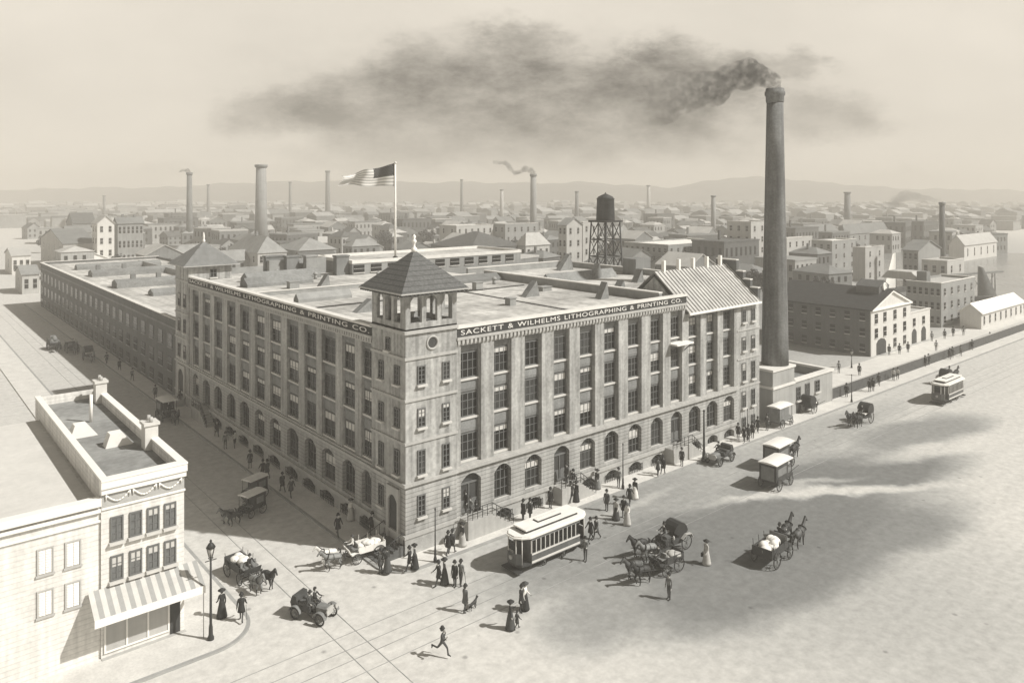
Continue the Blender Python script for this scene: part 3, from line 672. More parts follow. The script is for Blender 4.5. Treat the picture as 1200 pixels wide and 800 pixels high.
b = MB(); b.poly([(-2500, -2500, 0), (2500, -2500, 0), (2500, 2500, 0), (-2500, 2500, 0)]); struct(b.build('ground', ground_mat()), 'pale dusty ground with worn dark patches of stone setts')
def rounded(cx, cy, r, a0, a1, n=10): return [(cx+r*math.cos(R(a0+(a1-a0)*i/n)), cy+r*math.sin(R(a0+(a1-a0)*i/n))) for i in range(n+1)]
KX, KY, RR = -2.77, -2.47, 2.4
outer = rounded(KX+RR, KY+RR, RR, 180, 270)
b = MB(); pts = [(KX+.25, 172)]+rounded(KX+RR, KY+RR, RR-.25, 180, 270)+[(168, KY+.25), (168, .6), (.6, .6), (.6, 172)]
b.prism(pts, 'z', -.05, .12); struct(b.build('pavement', M_walk), 'flagged pavement round the factory corner')
def strip(path_o, path_i, z0, z1):
    s = MB(); n = len(path_o)
    for i in range(n-1):
        s.prism([path_o[i], path_o[i+1], path_i[i+1], path_i[i]], 'z', z0, z1)
    return s
po = [(KX, 172)]+outer+[(168, KY)]; pi_ = [(KX+.25, 172)]+rounded(KX+RR, KY+RR, RR-.25, 180, 270)+[(168, KY+.25)]
struct(strip(po, pi_, -.05, .126).build('kerb', M_kerb), 'granite kerb of the factory pavement')
arc = rounded(-15.4, -.1, 3.0, 0, -90); arci = rounded(-15.4, -.1, 2.75, 0, -90)
b = MB(); b.prism([(-12.65, 170)]+arci+[(-90, -2.85), (-90, 40), (-16, 40), (-16, 170)], 'z', -.05, .12); struct(b.build('pavement', M_walk), 'pale pavement round the white corner shop')
struct(strip([(-12.4, 170)]+arc+[(-90, -3.1)], [(-12.65, 170)]+arci+[(-90, -2.85)], -.05, .126).build('kerb', M_kerb), 'kerb of the corner shop pavement')
b = MB()
for y in (-6.4, -7.9, -9.0, -10.5): b.box(-60, 168, y-.026, y+.026, -.05, .012)
struct(b.build('tram_track', M_rail), 'tram rails along the right street')
b = MB()
for x in (-9.3, -7.8): b.box(x-.026, x+.026, -40, 165, -.05, .0145)
struct(b.build('tram_track', M_rail), 'tram rails down the left street')
b = MB(); b.prism([(70, 3.2), (165, 4.5), (175, 9.0), (70, 8.2)], 'z', -.05, .012); struct(b.build('path', M_walk), 'pale path behind the board fence')
b = MB(); b.prism([at(1062, 356), at(1190, 366), at(1330, 300), at(985, 292), at(975, 320)], 'z', -.05, .008); struct(b.build('water', mat('harbour_water', .2, rough=.25, amt=.15, scale=.05)), 'pale harbour water')
# ------------------------------------------------------------------ hills
def hills():
    m = MB(); prof = [(-250, 224), (-60, 223), (60, 221), (200, 219), (330, 212), (450, 213), (560, 214), (690, 214), (740, 217), (790, 219), (860, 208), (910, 207), (960, 214), (1030, 219), (1100, 222), (1300, 223), (1500, 224)]
    n = 220; rows = []
    for i in range(n+1):
        px = -250+1750*i/n
        for (a, ya), (q, yq) in zip(prof[:-1], prof[1:]):
            if a <= px <= q: y = ya+(yq-ya)*(px-a)/(q-a)
        y += .9*math.sin(px*.09)+.6*math.sin(px*.21+1)+.5*math.sin(px*.043)
        d = 1750; top = max(3, HC+(YH-y)*d/FPX)
        r = []
        for dd, h in ((1450, -1), (1560, top*.35), (1660, top*.8), (1750, top), (1900, top*.7), (2050, -1)):
            x, yy = at_d(px, dd); r.append(m.add((x, yy, h)))
        rows.append(r)
    for a, q in zip(rows[:-1], rows[1:]):
        for j in range(5): m.face((a[j], q[j], q[j+1], a[j+1]), 0, True)
    struct(m.build('hills', mat('wooded_hill', .09, amt=.4, scale=.02)), 'low wooded hills on the skyline')
hills()
# ------------------------------------------------------------------ buildings behind and around
def box_house(name, label, cat, x0, y0, wx, wy, h, roof='flat', rh=2.5, wm=None, rm=None, wins=(0, 0, 0), group=None, parapet=.5, chim=0, ov=.35, ww=.9, door=False):
    o = thing(name, label, cat, (x0, y0, 0), 0, group)
    wm = wm or M_grey; rm = rm or M_shade
    b = MB(); b.box(0, wx, 0, wy, -.02, h)
    if roof == 'gx': b.prism([(0, h+.001), (wy, h+.001), (wy/2, h+rh-.05)], 'x', 0, wx)
    if roof == 'gy': b.prism([(0, h+.001), (wx, h+.001), (wx/2, h+rh-.05)], 'y', 0, wy)
    if roof == 'flat':
        t = .3
        b.box(0, wx, 0, t, h+.001, h+parapet); b.box(0, wx, wy-t, wy, h+.001, h+parapet); b.box(0, t, t, wy-t, h+.001, h+parapet); b.box(wx-t, wx, t, wy-t, h+.001, h+parapet)
    b.build('wall', wm, o)
    r = MB()
    if roof == 'flat':
        r.box(.302, wx-.302, .302, wy-.302, h+.002, h+.08); r.build('roof', rm, o)
        c = MB(); z = h+parapet; c.box(-.12, wx+.12, -.12, .36, z+.001, z+.14); c.box(-.12, .36, .36, wy+.1, z+.001, z+.14); c.box(wx-.36, wx+.12, .36, wy+.1, z+.001, z+.14); c.build('coping', M_coping if wm is not M_mid else M_pale, o)
    elif roof == 'gx':
        e = ov*rh/(wy/2)
        for sg in (0, 1):
            a = [(-ov, h-e+.02), (wy/2, h+rh), (wy/2, h+rh+.22), (-ov, h-e+.24)]
            if sg: a = [(wy-y_, z_) for y_, z_ in a]
            r.prism(a, 'x', -ov, wx+ov)
        r.build('roof', rm, o)
    elif roof == 'gy':
        e = ov*rh/(wx/2)
        for sg in (0, 1):
            a = [(-ov, h-e+.02), (wx/2, h+rh), (wx/2, h+rh+.22), (-ov, h-e+.24)]
            if sg: a = [(wx-x_, z_) for x_, z_ in a]
            r.prism(a, 'y', -ov, wy+ov)
        r.build('roof', rm, o)
    elif roof == 'hip':
        if wx > wy: rg = ((wy*.45, wy/2, h+rh), (wx-wy*.45, wy/2, h+rh))
        else: rg = ((wx/2, wx*.45, h+rh), (wx/2, wy-wx*.45, h+rh))
        r.pyramid(-ov, wx+ov, -ov, wy+ov, h+.002, None, 0, rg); r.build('roof', rm, o)
    nf, ns, fl = wins
    if fl:
        fh = h/fl
        for k in range(fl):
            for i in range(nf): small_window(o, wx*(i+.5)/nf, -.012, fh*k+fh*.28, RZ_R, min(ww, wx/nf*.5), fh*.48, M_gl[random.randrange(3)])
            for i in range(ns): small_window(o, -.012, wy*(i+.5)/ns, fh*k+fh*.28, RZ_L, min(ww, wy/ns*.5), fh*.48, M_gl[random.randrange(3)])
    for k in range(chim):
        c = MB(); cx_ = wx*(k+.6)/(chim+.2); zt = h+(rh if roof != 'flat' else .2)
        c.box(cx_-.35, cx_+.35, wy/2-.35, wy/2+.35, h, zt+1.1); c.box(cx_-.42, cx_+.42, wy/2-.42, wy/2+.42, zt+1.102, zt+1.25); c.build('chimney_stack', M_mid, o)
    return o
def px_house(name, label, cat, pxl, pxc, pxr, py, ytop, **kw):
    x0, y0 = at(pxc, py); d = FPX*HC/(py-YH); h = HC-(ytop-YH)*d/FPX
    def dirw(px):
        u = (px-CX)/FPX; return u*cs+sn, -u*sn+cs
    dx, dy = dirw(pxr); wx = max(4, CAM[0]+dx*((y0-CAM[1])/dy)-x0)
    dx, dy = dirw(pxl); wy = max(4, CAM[1]+dy*((x0-CAM[0])/dx)-y0)
    wx = min(wx, 70); wy = min(wy, 70)
    if 'yridge' in kw: kw['rh'] = max(.8, HC-(kw.pop('yridge')-YH)*(d+min(wx, wy)*.5)/FPX-h)
    return box_house(name, label, cat, x0, y0, wx, wy, h, **kw)
HOUSES = []
H = lambda *a, **k: HOUSES.append(px_house(*a, **k))
# right: brick warehouse with the pale gable front, its lean-to and neighbours
wh = box_house('brick_warehouse', 'dark-roofed brick warehouse with a pale pedimented gable front, right of the great chimney', 'warehouse', 98.2, 9.3, 15.8, 18.5, 7.95, roof='gy', rh=2.7, wm=M_dark, rm=mat('black_slate', .03, amt=.35, scale=1.2, fine=.2), wins=(0, 7, 3), ov=.5)
b = MB(); b.box(0, 15.8, -.16, -.003, 0, 7.95); b.prism([(0, 7.952), (15.8, 7.952), (7.9, 10.55)], 'y', -.16, -.003); b.build('front', M_cream, wh)
b = MB(); b.box(-.1, 15.9, -.5, -.165, 7.7, 8.0); b.prism([(0, 8.0), (1, 8.0), (7.9, 10.4), (7.9, 10.75)], 'y', -.5, -.165); b.prism([(15.8, 8.0), (14.8, 8.0), (7.9, 10.4), (7.9, 10.75)], 'y', -.5, -.165); b.build('pediment', M_white, wh)
for i, u in enumerate((1.9, 5.2, 9.2, 13.2)):
    for z0, h_ in ((.6, 1.5), (3.0, 1.6), (5.5, 1.6)):
        if i < 2 and z0 < 1: continue
        small_window(wh, u, -.19, z0, RZ_R, 1.1, h_, M_gl[0])
b = MB(); b.prism([(2.0, 0), (5.6, 0), (5.6, 2.0), (5.0, 2.5), (3.8, 2.75), (2.6, 2.5), (2.0, 2.0)], 'y', -.22, -.163); b.build('gateway', M_door, wh)
b = MB(); b.box(5.5, 9.5, 1.0, 5.0, 9.2, 11.3); b.prism([(5.4, 11.302), (9.6, 11.302), (7.5, 12.3)], 'y', .9, 5.1); b.build('roof_lantern', M_dark, wh)
b = MB(); b.torus((7.5, .86, 11.2), (0, 1, 0), .62, .16, 16, 6); b.prism([(7.5+.55*math.cos(k*math.pi/8), 11.2+.55*math.sin(k*math.pi/8)) for k in range(16)], 'y', .8, .99); b.build('round_gable', M_white, wh)
lw = box_house('lean_to_workshop', 'pale low workshop with two arched doorways against the right end of the gabled brick warehouse', 'workshop', 114.05, 9.35, 9.2, 8, 5.4, roof='flat', wm=M_cream, rm=M_pale, parapet=.3)
for u in (2.0, 6.2):
    b = MB(); b.prism([(u-1, 0), (u+1, 0), (u+1, 2.0), (u+.5, 2.55), (u, 2.7), (u-.5, 2.55), (u-1, 2.0)], 'y', -.06, -.003); b.build('doorway', M_door, lw)
    small_window(lw, u, -.02, 3.2, RZ_R, 1.1, 1.4, M_gl[0])
st_ = None
H('stone_store', 'three-storey grey stone store with rooftop bulkheads beyond the gabled warehouse', 'store', 1062, 1103, 1142, 384, 335, roof='flat', wm=M_grey, rm=M_pale, wins=(5, 6, 3))
o = HOUSES[-1]; b = MB(); b.box(3, 5, 4, 6, 8.5, 11); b.build('bulkhead', M_mid, o); b = MB(); b.prism([(6, 8.9), (14, 8.9), (12.5, 10.6), (7.5, 10.6)], 'x', 4, 9); b.build('roof_vault', M_pale, o)
H('riverside_shed', 'long white shed with a dark gable end at the right edge beyond the stone store', 'shed', 1130, 1150, 1199, 386, 367, roof='gx', yridge=356, wm=M_cream, rm=M_white, wins=(8, 0, 1), ww=.7)
H('mill_building', 'tall dark mill with a pale gable, behind the stone store', 'mill', 1058, 1076, 1102, 336, 294, roof='gy', yridge=283, wm=M_grey, rm=M_mid, wins=(0, 3, 3))
H('office_block', 'low flat-roofed pale block at the foot of the smoking chimney on the right', 'building', 1080, 1110, 1130, 342, 308, roof='flat', wm=M_pale, rm=M_pale, wins=(2, 3, 2))
H('barn', 'white gabled barn above the timber trestle at the far right', 'barn', 1112, 1130, 1168, 306, 287, roof='gx', yridge=276, wm=M_cream, rm=M_pale, wins=(5, 0, 1))
H('rope_works', 'broad shed under a dark hipped roof in the haze right of the great chimney', 'shed', 922, 948, 992, 296, 281, roof='hip', yridge=264, wm=M_mid, rm=M_mid, wins=(5, 0, 1))
H('foundry', 'long hazy foundry behind the thin stack right of the great chimney', 'foundry', 980, 990, 1042, 296, 275, roof='hip', yridge=263, wm=M_grey, rm=M_mid, wins=(8, 0, 2))
H('pale_store', 'plain pale flat-topped store just right of the great chimney', 'store', 915, 922, 952, 318, 281, roof='flat', wm=M_pale, rm=M_white, wins=(4, 0, 3))
H('brick_store', 'cube-shaped pale store with a dark side, second from the great chimney', 'store', 951, 975, 1003, 318, 284, roof='flat', wm=M_grey, rm=M_white, wins=(3, 3, 3))
H('quay_store', 'blank pale quayside store behind the sails', 'store', 1010, 1014, 1036, 330, 292, roof='flat', wm=M_pale, rm=M_pale, wins=(2, 0, 3))
H('tall_warehouse', 'tall blank warehouse directly left of the great chimney', 'warehouse', 852, 880, 906, 326, 262, roof='flat', wm=M_pale, rm=M_pale, wins=(3, 3, 5))
H('long_mill', 'long low mill with rows of small windows behind the metal roof', 'mill', 732, 783, 856, 330, 289, roof='flat', wm=M_grey, rm=M_white, wins=(10, 8, 4))
H('elevator_house', 'tall pale twin-bay elevator building left of the water tower', 'grain elevator', 656, 664, 682, 322, 264, roof='gy', yridge=256, wm=M_pale, rm=M_grey, wins=(2, 2, 4))
H('elevator_house', 'plain tall pale block squeezed between the elevator and the water tower', 'building', 681, 683, 700, 316, 262, roof='flat', wm=M_pale, rm=M_pale, wins=(2, 0, 4))
H('hipped_hall', 'pale hipped hall left of the elevator building', 'hall', 604, 616, 644, 326, 288, roof='hip', yridge=273, wm=M_pale, rm=M_pale, wins=(4, 2, 2))
H('market_hall', 'dark broad hipped hall right behind the corner tower roof', 'hall', 505, 552, 612, 330, 291, roof='hip', yridge=272, wm=M_mid, rm=M_shade, wins=(5, 3, 2))
H('row_building', 'pale flat-roofed row behind the dark hipped hall', 'building', 515, 535, 578, 300, 266, roof='flat', wm=M_pale, rm=M_white, wins=(6, 2, 3))
H('row_building', 'grey flat-roofed row between the dark hipped hall and the smoking stack', 'building', 578, 592, 630, 298, 264, roof='flat', wm=M_grey, rm=M_white, wins=(5, 2, 3))
H('school_house', 'hipped school with a light roof just right of the stair tower roof', 'school', 268, 302, 336, 328, 297, roof='hip', yridge=277, wm=M_pale, rm=M_grey, wins=(4, 4, 2), chim=1)
H('hall', 'low hipped hall behind the square roof flues', 'hall', 326, 350, 394, 326, 294, roof='hip', yridge=279, wm=M_grey, rm=M_grey, wins=(5, 2, 1))
H('townhouse', 'narrow pale gabled townhouse behind the low wing roof', 'house', 108, 114, 134, 318, 262, roof='gy', yridge=253, wm=M_cream, rm=M_pale, wins=(2, 2, 4))
H('terrace', 'long dark-roofed terrace right of the narrow gabled townhouse', 'terrace', 133, 138, 168, 312, 262, roof='gx', yridge=255, wm=M_grey, rm=M_mid, wins=(6, 0, 3), chim=2)
H('gabled_house', 'pale gabled house with a long dark roof at the left end of the low wing', 'house', 48, 74, 112, 318, 286, roof='gx', yridge=271, wm=M_pale, rm=M_mid, wins=(0, 4, 2))
H('hazy_barn', 'dark barn in the haze above the pale gabled house at the left', 'barn', 78, 86, 112, 286, 262, roof='gx', yridge=250, wm=M_mid, rm=M_shade, wins=(3, 1, 2))
H('white_shed', 'white low gabled shed right behind the far parapet of the wing', 'shed', 86, 92, 126, 322, 304, roof='gy', yridge=296, wm=M_white, rm=M_white)
H('far_cottage', 'faint pale cottage at the far left street end', 'cottage', 18, 26, 44, 345, 322, roof='gx', yridge=313, wm=M_pale, rm=M_grey, wins=(2, 1, 1))
H('far_cottage', 'second faint house beyond the left street end, behind the pale cottage', 'cottage', 6, 14, 36, 322, 300, roof='gx', yridge=292, wm=M_cream, rm=M_pale, wins=(3, 1, 1))
# ------------------------------------------------------------------ trestle, fence, boats
A0 = Vector((*at(1086, 357), 0)); A1 = Vector((*at(1174, 349), 0)); dv = (A1-A0); LT = dv.length; du = dv.normalized()
tr = thing('conveyor_trestle', 'timber conveyor trestle with braced posts at the far right', 'trestle', (A0.x, A0.y, 0), math.atan2(du.y, du.x))
zt = HC-(324-YH)*(FPX*HC/(357-YH))/FPX
b = MB(); b.box(0, LT, -.5, .5, zt-.25, zt+.15); b.build('deck', M_midwood, tr)
for k in range(6):
    x = LT*(k+.3)/6; b = MB(); b.tube((x, -.4, 0), (x, -.4, zt-.25), .14, n=6); b.tube((x, .4, 0), (x, .4, zt-.25), .14, n=6); b.build('post', M_midwood, tr)
    if k < 5:
        x2 = LT*(k+1.3)/6; b = MB(); b.tube((x, -.42, zt*.3), (x2, -.42, zt-.3), .07, n=5); b.tube((x2, -.42, zt*.3), (x, -.42, zt-.3), .07, n=5); b.build('brace', M_midwood, tr)
M_fence = mat('tarred_boards', .075, amt=.3, scale=1.5)
fe = thing('board_fence', 'long dark board fence beside the right-hand pavement beyond the boiler house', 'fence', (67.0, .3, 0))
b = MB()
xf = 0
while xf < 96:
    b.box(xf, xf+.235, -.03, .03, .1, 1.55+.02*random.random()); xf += .245
b.build('boards', M_fence, fe)
b = MB(); b.box(0, 96.2, -.09, .09, 1.58, 1.68); b.build('top_rail', M_pale, fe)
for k in range(33):
    b = MB(); b.box(k*3-.08, k*3+.08, .032, .16, 0, 1.57); b.build('post', M_wood, fe)
def sailboat(px, py, yt, wpx, label, m, flip=1):
    x, y = at(px, py); d = FPX*HC/(py-YH); hgt = (py-yt)*d/FPX; w = wpx*d/FPX
    o = thing('sailboat', label, 'sailboat', (x, y, 0), -TH+(.6 if flip > 0 else math.pi), 'sailing boats in the harbour')
    b = MB(); L_ = w*1.3
    b.prism([(-L_*.6, .9), (-L_*.5, -.02), (L_*.45, -.02), (L_*.62, 1.1)], 'y', -L_*.14, L_*.14); b.build('hull', M_wood, o)
    b = MB(); b.tube((0, 0, .5), (0, 0, hgt), .13, .07, 6); b.build('mast', M_midwood, o)
    b = MB(); n = 10
    pr = lambda s, t: (-.1-s*w*.85*(1-t*.72), .5*math.sin(math.pi*s)*(1-t*.5), 1.2+(hgt-1.4)*t*(1-.06*s))
    for i in range(n):
        for j in range(n):
            for off in (0, .03): b.poly([tuple(Vector(pr(a, c))+Vector((0, off, 0))) for a, c in ((i/n, j/n), ((i+1)/n, j/n), ((i+1)/n, (j+1)/n), (i/n, (j+1)/n))], 0, True)
    b.build('sail', m, o)
    return o
sailboat(1009, 322, 297, 22, 'small boat with one pale triangular sail, left of the bigger pale sail', M_sail)
sailboat(1050, 342, 295, 30, 'boat with a tall pale sail behind the gabled warehouse roof', M_sail)
sailboat(1146, 352, 311, 26, 'boat with a broad dark sail beside the trestle', mat('tanned_sail', .12, amt=.2), -1)
# ------------------------------------------------------------------ distant stacks
def stack(px, py, yt, wpx, label, smoke=None, square=False, m=None):
    x, y = at(px, py); d = FPX*HC/(py-YH); z = HC-(yt-YH)*d/FPX; r = wpx*d/FPX/2
    o = thing('mill_chimney', label, 'chimney', (x, y, 0), 0, 'mill chimneys over the city')
    b = MB()
    n = 4 if square else 14
    b.lathe([(r*1.35, -.02), (r*1.1, z*.5), (r*.95, z*.96)], n); b.build('shaft', m or M_mid, o)
    b = MB(); b.lathe([(r*.96, z*.9605), (r*1.22, z*.975), (r*1.22, z), (r*.8, z)], n); b.build('cap', M_mid, o)
    return (x, y, z, d, r)
S1 = stack(222, 292, 202, 6, 'slender smoking mill chimney at the left of the skyline', m=M_mid)
stack(306, 296, 193, 12, 'massive broad mill chimney, the stoutest on the skyline', m=M_grey)
stack(384, 262, 200, 5, 'thin tall mill chimney between the stoutest one and the flag')
stack(340, 262, 213, 3, 'faint little mill chimney right of the stoutest one')
stack(244, 262, 216, 3, 'faint short mill chimney right of the smoking one at the left')
S2 = stack(625, 286, 204, 7, 'mill chimney with curling smoke near the middle of the skyline', m=M_grey)
stack(588, 264, 222, 4, 'small pale mill chimney left of the curling smoke', m=M_pale)
stack(541, 262, 210, 3, 'thin needle-like mill chimney right of the flagpole')
stack(676, 272, 224, 4, 'short mill chimney behind the elevator building')
stack(760, 258, 217, 4, 'pale thin mill chimney right of the water tower', m=M_pale)
stack(836, 288, 229, 5, 'mill chimney above the long mill, left of the tall warehouse', m=M_grey)
stack(993, 280, 225, 7, 'mill chimney over the foundry right of the great chimney')
S3 = stack(1104, 330, 237, 6, 'tall dark smoking mill chimney at the far right', m=M_dark)
stack(122, 262, 229, 3, 'faint mill chimney at the far left of the skyline')
# ------------------------------------------------------------------ the crowded city in the haze
def blocked(x, y, r):
    if -4-r < x < 62+r and y < 168+r and y > -20: return True
    if x < 0 and y < 175: return True
    for o in HOUSES+[wh, lw]:
        if abs(x-o.location.x-8) < 13+r and abs(y-o.location.y-8) < 13+r: return True
    return False
rnd = random.Random(21)
CM = {}
def city_meshes(k):
    if k in CM: return CM[k]
    rr = random.Random(k*13+5); wx, wy, h = rr.uniform(7, 13), rr.uniform(7, 12), rr.uniform(5, 9)
    if k % 4 == 1: wx, wy, h = rr.uniform(11, 20), rr.uniform(9, 13), rr.uniform(7, 14)
    wm = [M_grey, M_mid, M_grey, M_dark, M_mid, M_palegrey][k % 6]; rm = [M_mid, M_pale, M_shade, M_mid, M_pale, M_grey, M_shade][k % 7]
    b = MB(); rf = MB(); ty = ('gx', 'flat', 'gy', 'hip')[k % 4]; rh = rr.uniform(1.6, 3.2)
    b.box(0, wx, 0, wy, -.02, h)
    if ty == 'flat': rf.box(-.15, wx+.15, -.15, wy+.15, h+.001, h+.5)
    elif ty == 'hip': rf.pyramid(-.3, wx+.3, -.3, wy+.3, h+.002, None, 0, ((wx*.3, wy/2, h+rh), (wx*.7, wy/2, h+rh)) if wx > wy else ((wx/2, wy*.3, h+rh), (wx/2, wy*.7, h+rh)))
    elif ty == 'gx':
        b.prism([(0, h+.001), (wy, h+.001), (wy/2, h+rh-.06)], 'x', 0, wx)
        for sg in (0, 1):
            a = [(-.3, h-.15), (wy/2, h+rh), (wy/2, h+rh+.2), (-.3, h+.05)]; rf.prism([(wy-p, q) for p, q in a] if sg else a, 'x', -.3, wx+.3)
    else:
        b.prism([(0, h+.001), (wx, h+.001), (wx/2, h+rh-.06)], 'y', 0, wy)
        for sg in (0, 1):
            a = [(-.3, h-.15), (wx/2, h+rh), (wx/2, h+rh+.2), (-.3, h+.05)]; rf.prism([(wx-p, q) for p, q in a] if sg else a, 'y', -.3, wy+.3)
    if k % 3 == 0: rf.box(wx*.3, wx*.3+.7, wy/2-.35, wy/2+.35, h, h+rh+1.2)
    for q in range(2):
        for i in range(int(wx/2.6)): b.box(.9+2.6*i, 1.9+2.6*i, -.04, -.003, h*(.2+.45*q), h*(.2+.45*q)+h*.22, 1)
        for i in range(int(wy/2.6)): b.box(-.04, -.003, .9+2.6*i, 1.9+2.6*i, h*(.2+.45*q), h*(.2+.45*q)+h*.22, 1)
    CM[k] = (b.mesh('wall', [wm, M_gl[1]]), rf.mesh('roof', [rm]), wx, wy, ty, ['grey', 'dark', 'grey', 'dark', 'dark', 'pale'][k % 6], ['grey', 'pale', 'dark', 'grey', 'pale', 'grey', 'dark'][k % 7])
    return CM[k]
placed = []
WORD = {'gx': 'gabled', 'gy': 'front-gabled', 'flat': 'flat-roofed', 'hip': 'hipped'}
def where(px):
    for lim, t in ((95, 'at the far left'), (210, 'behind the low wing'), (300, 'near the stair tower roof'), (400, 'behind the square roof flues'), (480, 'around the flagpole'), (600, 'behind the dark hipped hall'), (700, 'near the curling smoke'), (800, 'right of the water tower'), (905, 'left of the great chimney'), (1000, 'right of the great chimney'), (2000, 'at the far right')):
        if px < lim: return t
cnt = 0; tries = 0
while cnt < 262 and tries < 14000:
    tries += 1
    d = 190+370*rnd.random()**1.1; px = rnd.uniform(30, 1165)
    x, y = at_d(px, d)
    if blocked(x, y, 4) or any((x-a)**2+(y-q)**2 < (15.5 if d < 300 else 12.5)**2 for a, q in placed): continue
    if px > 980 and d < 330 and (px < 1180): continue
    k = rnd.randrange(24); wm_, rm_, wx, wy, ty, c1, c2 = city_meshes(k)
    placed.append((x, y)); cnt += 1
    o = thing('house', '%s %s house with a %s roof in the hazy city %s' % (c1, WORD[ty], c2, where(px)), 'house', (x, y, 0), rnd.choice((0, 0, 0, .25, -.2)), 'houses of the hazy city')
    link('wall', wm_, o); link('roof', rm_, o)
# trees standing in the yards between the houses
def crown_mesh(seed):
    rr = random.Random(seed); b = MB(); cl_ = [(rr.gauss(0, 1.3), rr.gauss(0, 1.3), rr.uniform(3.2, 7.2), rr.uniform(.9, 1.7)) for _ in range(13)]
    for x, y, z, r in cl_:
        for _ in range(70):
            d = Vector((rr.gauss(0, 1), rr.gauss(0, 1), rr.gauss(0, 1))).normalized(); p = Vector((x, y, z))+d*r*rr.uniform(.45, 1.05)
            t = d.cross(Vector((rr.gauss(0, 1), rr.gauss(0, 1), rr.gauss(0, 1)))).normalized()*rr.uniform(.18, .4); q = d.cross(t).normalized()*rr.uniform(.18, .38)+d*rr.uniform(-.15, .15)
            b.poly([p-t, p-q, p+t, p+q])
    return b.mesh('crown', [mat('foliage', .055, amt=.5, scale=.8)])
CR = [crown_mesh(s_) for s_ in (1, 2, 3, 4)]
tk = MB(); tk.tube((0, 0, -.02), (.1, 0, 3.4), .28, .18, 7); tk.tube((.1, 0, 2.6), (1.0, .3, 5.0), .14, .05, 5); tk.tube((.08, 0, 2.8), (-.8, -.5, 5.4), .13, .05, 5); tk.tube((.1, 0, 3.3), (.2, .6, 6.2), .14, .04, 5); TRK = tk.mesh('trunk', [M_wood])
ntree = 0; tries = 0
while ntree < 46 and tries < 4000:
    tries += 1
    d = 185+330*rnd.random()**1.2; px = rnd.uniform(30, 1000); x, y = at_d(px, d)
    if blocked(x, y, 1) or any((x-a-6)**2+(y-q-6)**2 < 10.5**2 for a, q in placed): continue
    ntree += 1; k = rnd.uniform(.8, 1.35)
    o = thing('tree', 'dark leafy tree among the hazy city houses %s' % where(px), 'tree', (x, y, 0), rnd.uniform(0, 6), 'trees among the city houses'); o.scale = (k, k, k*rnd.uniform(.8, 1.1))
    link('trunk', TRK, o); link('crown', CR[rnd.randrange(4)], o)
far = MB(); nfar = 0; tries = 0
while nfar < 1500 and tries < 20000:
    tries += 1
    d = 540+860*rnd.random()**.9; px = rnd.uniform(-120, 1320); x, y = at_d(px, d); k = rnd.random()
    wx, wy, h = rnd.uniform(7, 24), rnd.uniform(7, 18), rnd.uniform(4, 11)
    wmi = rnd.randrange(3); rmi = rnd.choice((0, 1, 2, 3, 3, 1)); nfar += 1
    far.box(x, x+wx, y, y+wy, -.02, h, wmi)
    if k < .5: far.prism([(y, h+.001), (y+wy, h+.001), (y+wy/2, h+rnd.uniform(1.5, 3.5))], 'x', x, x+wx, rmi)
    else: far.box(x-.2, x+wx+.2, y-.2, y+wy+.2, h+.001, h+.5, rmi)
tag(far.build('far_city', [M_grey, M_mid, M_dark, M_palegrey]), 'mass of tiny roofs and houses fading into the haze below the hills', 'far city', None, 'stuff')
# ------------------------------------------------------------------ white corner shop, lower left
M_shopw = course_mat('whitewashed_brick', .66, .3, .86, amt=.12, scale=.5, streak=.18, fine=.06)
M_dusty = mat('dusty_glass', .13, rough=.4, amt=.4, scale=1.5)
ws = thing('corner_shop', 'three-storey white corner shop with a striped awning and festooned cornice at the lower left', 'shop', (-20.95, .6, 0))
W, D_, HS = 4.75, 24.0, 10.0
b = MB(); b.box(0, W, 0, D_, 0, HS); b.box(0, .3, .3, D_, HS+.001, 10.75); b.box(W-.3, W, .3, D_, HS+.001, 10.75); b.box(.3, W-.3, D_-.3, D_, HS+.001, 10.75); b.build('wall', M_shopw, ws)
b = MB(); b.box(.302, W-.302, .3, D_-.302, HS+.002, HS+.06); b.build('roof', mat('felt_roof', .24, amt=.3, scale=.25, fine=.12), ws)
b = MB(); b.box(-.05, W+.12, -.3, .3, 10.3, 10.75); b.box(-.02, W+.08, -.2, .298, 9.95, 10.298); b.box(0, W+.05, -.1, -.002, 9.0, 9.12); b.box(-.06, .36, .3, D_+.05, 10.752, 10.86); b.box(W-.36, W+.14, .3, D_+.05, 10.752, 10.86); b.box(-.06, W+.14, -.34, .298, 10.752, 10.86); b.build('cornice', M_white, ws)
b = MB()
for k in range(3):
    c0 = .25+1.5*k
    pts = [(c0+1.3*i/8, -.09, 9.85-.45*math.sin(math.pi*i/8)) for i in range(9)]
    b.path(pts, .05, 6)
    for e_ in (pts[0], pts[-1]): b.tube((e_[0], -.1, e_[2]+.05), (e_[0], -.1, e_[2]-.3), .06, .03, 6)
b.build('festoon', M_white, ws)
b = MB(); b.box(0, W, -.03, -.002, 9.14, 9.93); b.build('frieze', mat('grey_frieze', .36, amt=.15), ws)
for u in (.85, 1.9, 2.9, 3.9):
    add_window(ws, 'window', u, -.005, 6.95, 0, .72, 1.5, 0, 2, 3, True, .6, M_dusty); add_window(ws, 'window', u, -.005, 4.6, 0, .72, 1.5, 0, 2, 3, True, .6, M_dusty)
b = MB(); b.box(.15, W-.9, -.05, -.003, .5, 2.5); o = b.build('shop_window', M_pale, ws)
b = MB()
for k in range(4): b.box(.15+1.2*k, .25+1.2*k, -.1, -.052, .5, 2.5)
b.box(.15, W-.9, -.1, -.053, .4, .499); b.box(.15, W-.9, -.1, -.053, 2.5, 2.6); b.build('frame', M_white, o)
b = MB(); b.box(W-.85, W-.25, -.04, -.003, .1, 2.6); b.build('door', M_door, ws)
b = MB(); b.box(0, W+.05, -.3, -.002, 0, .15); b.build('step', M_pale, ws)
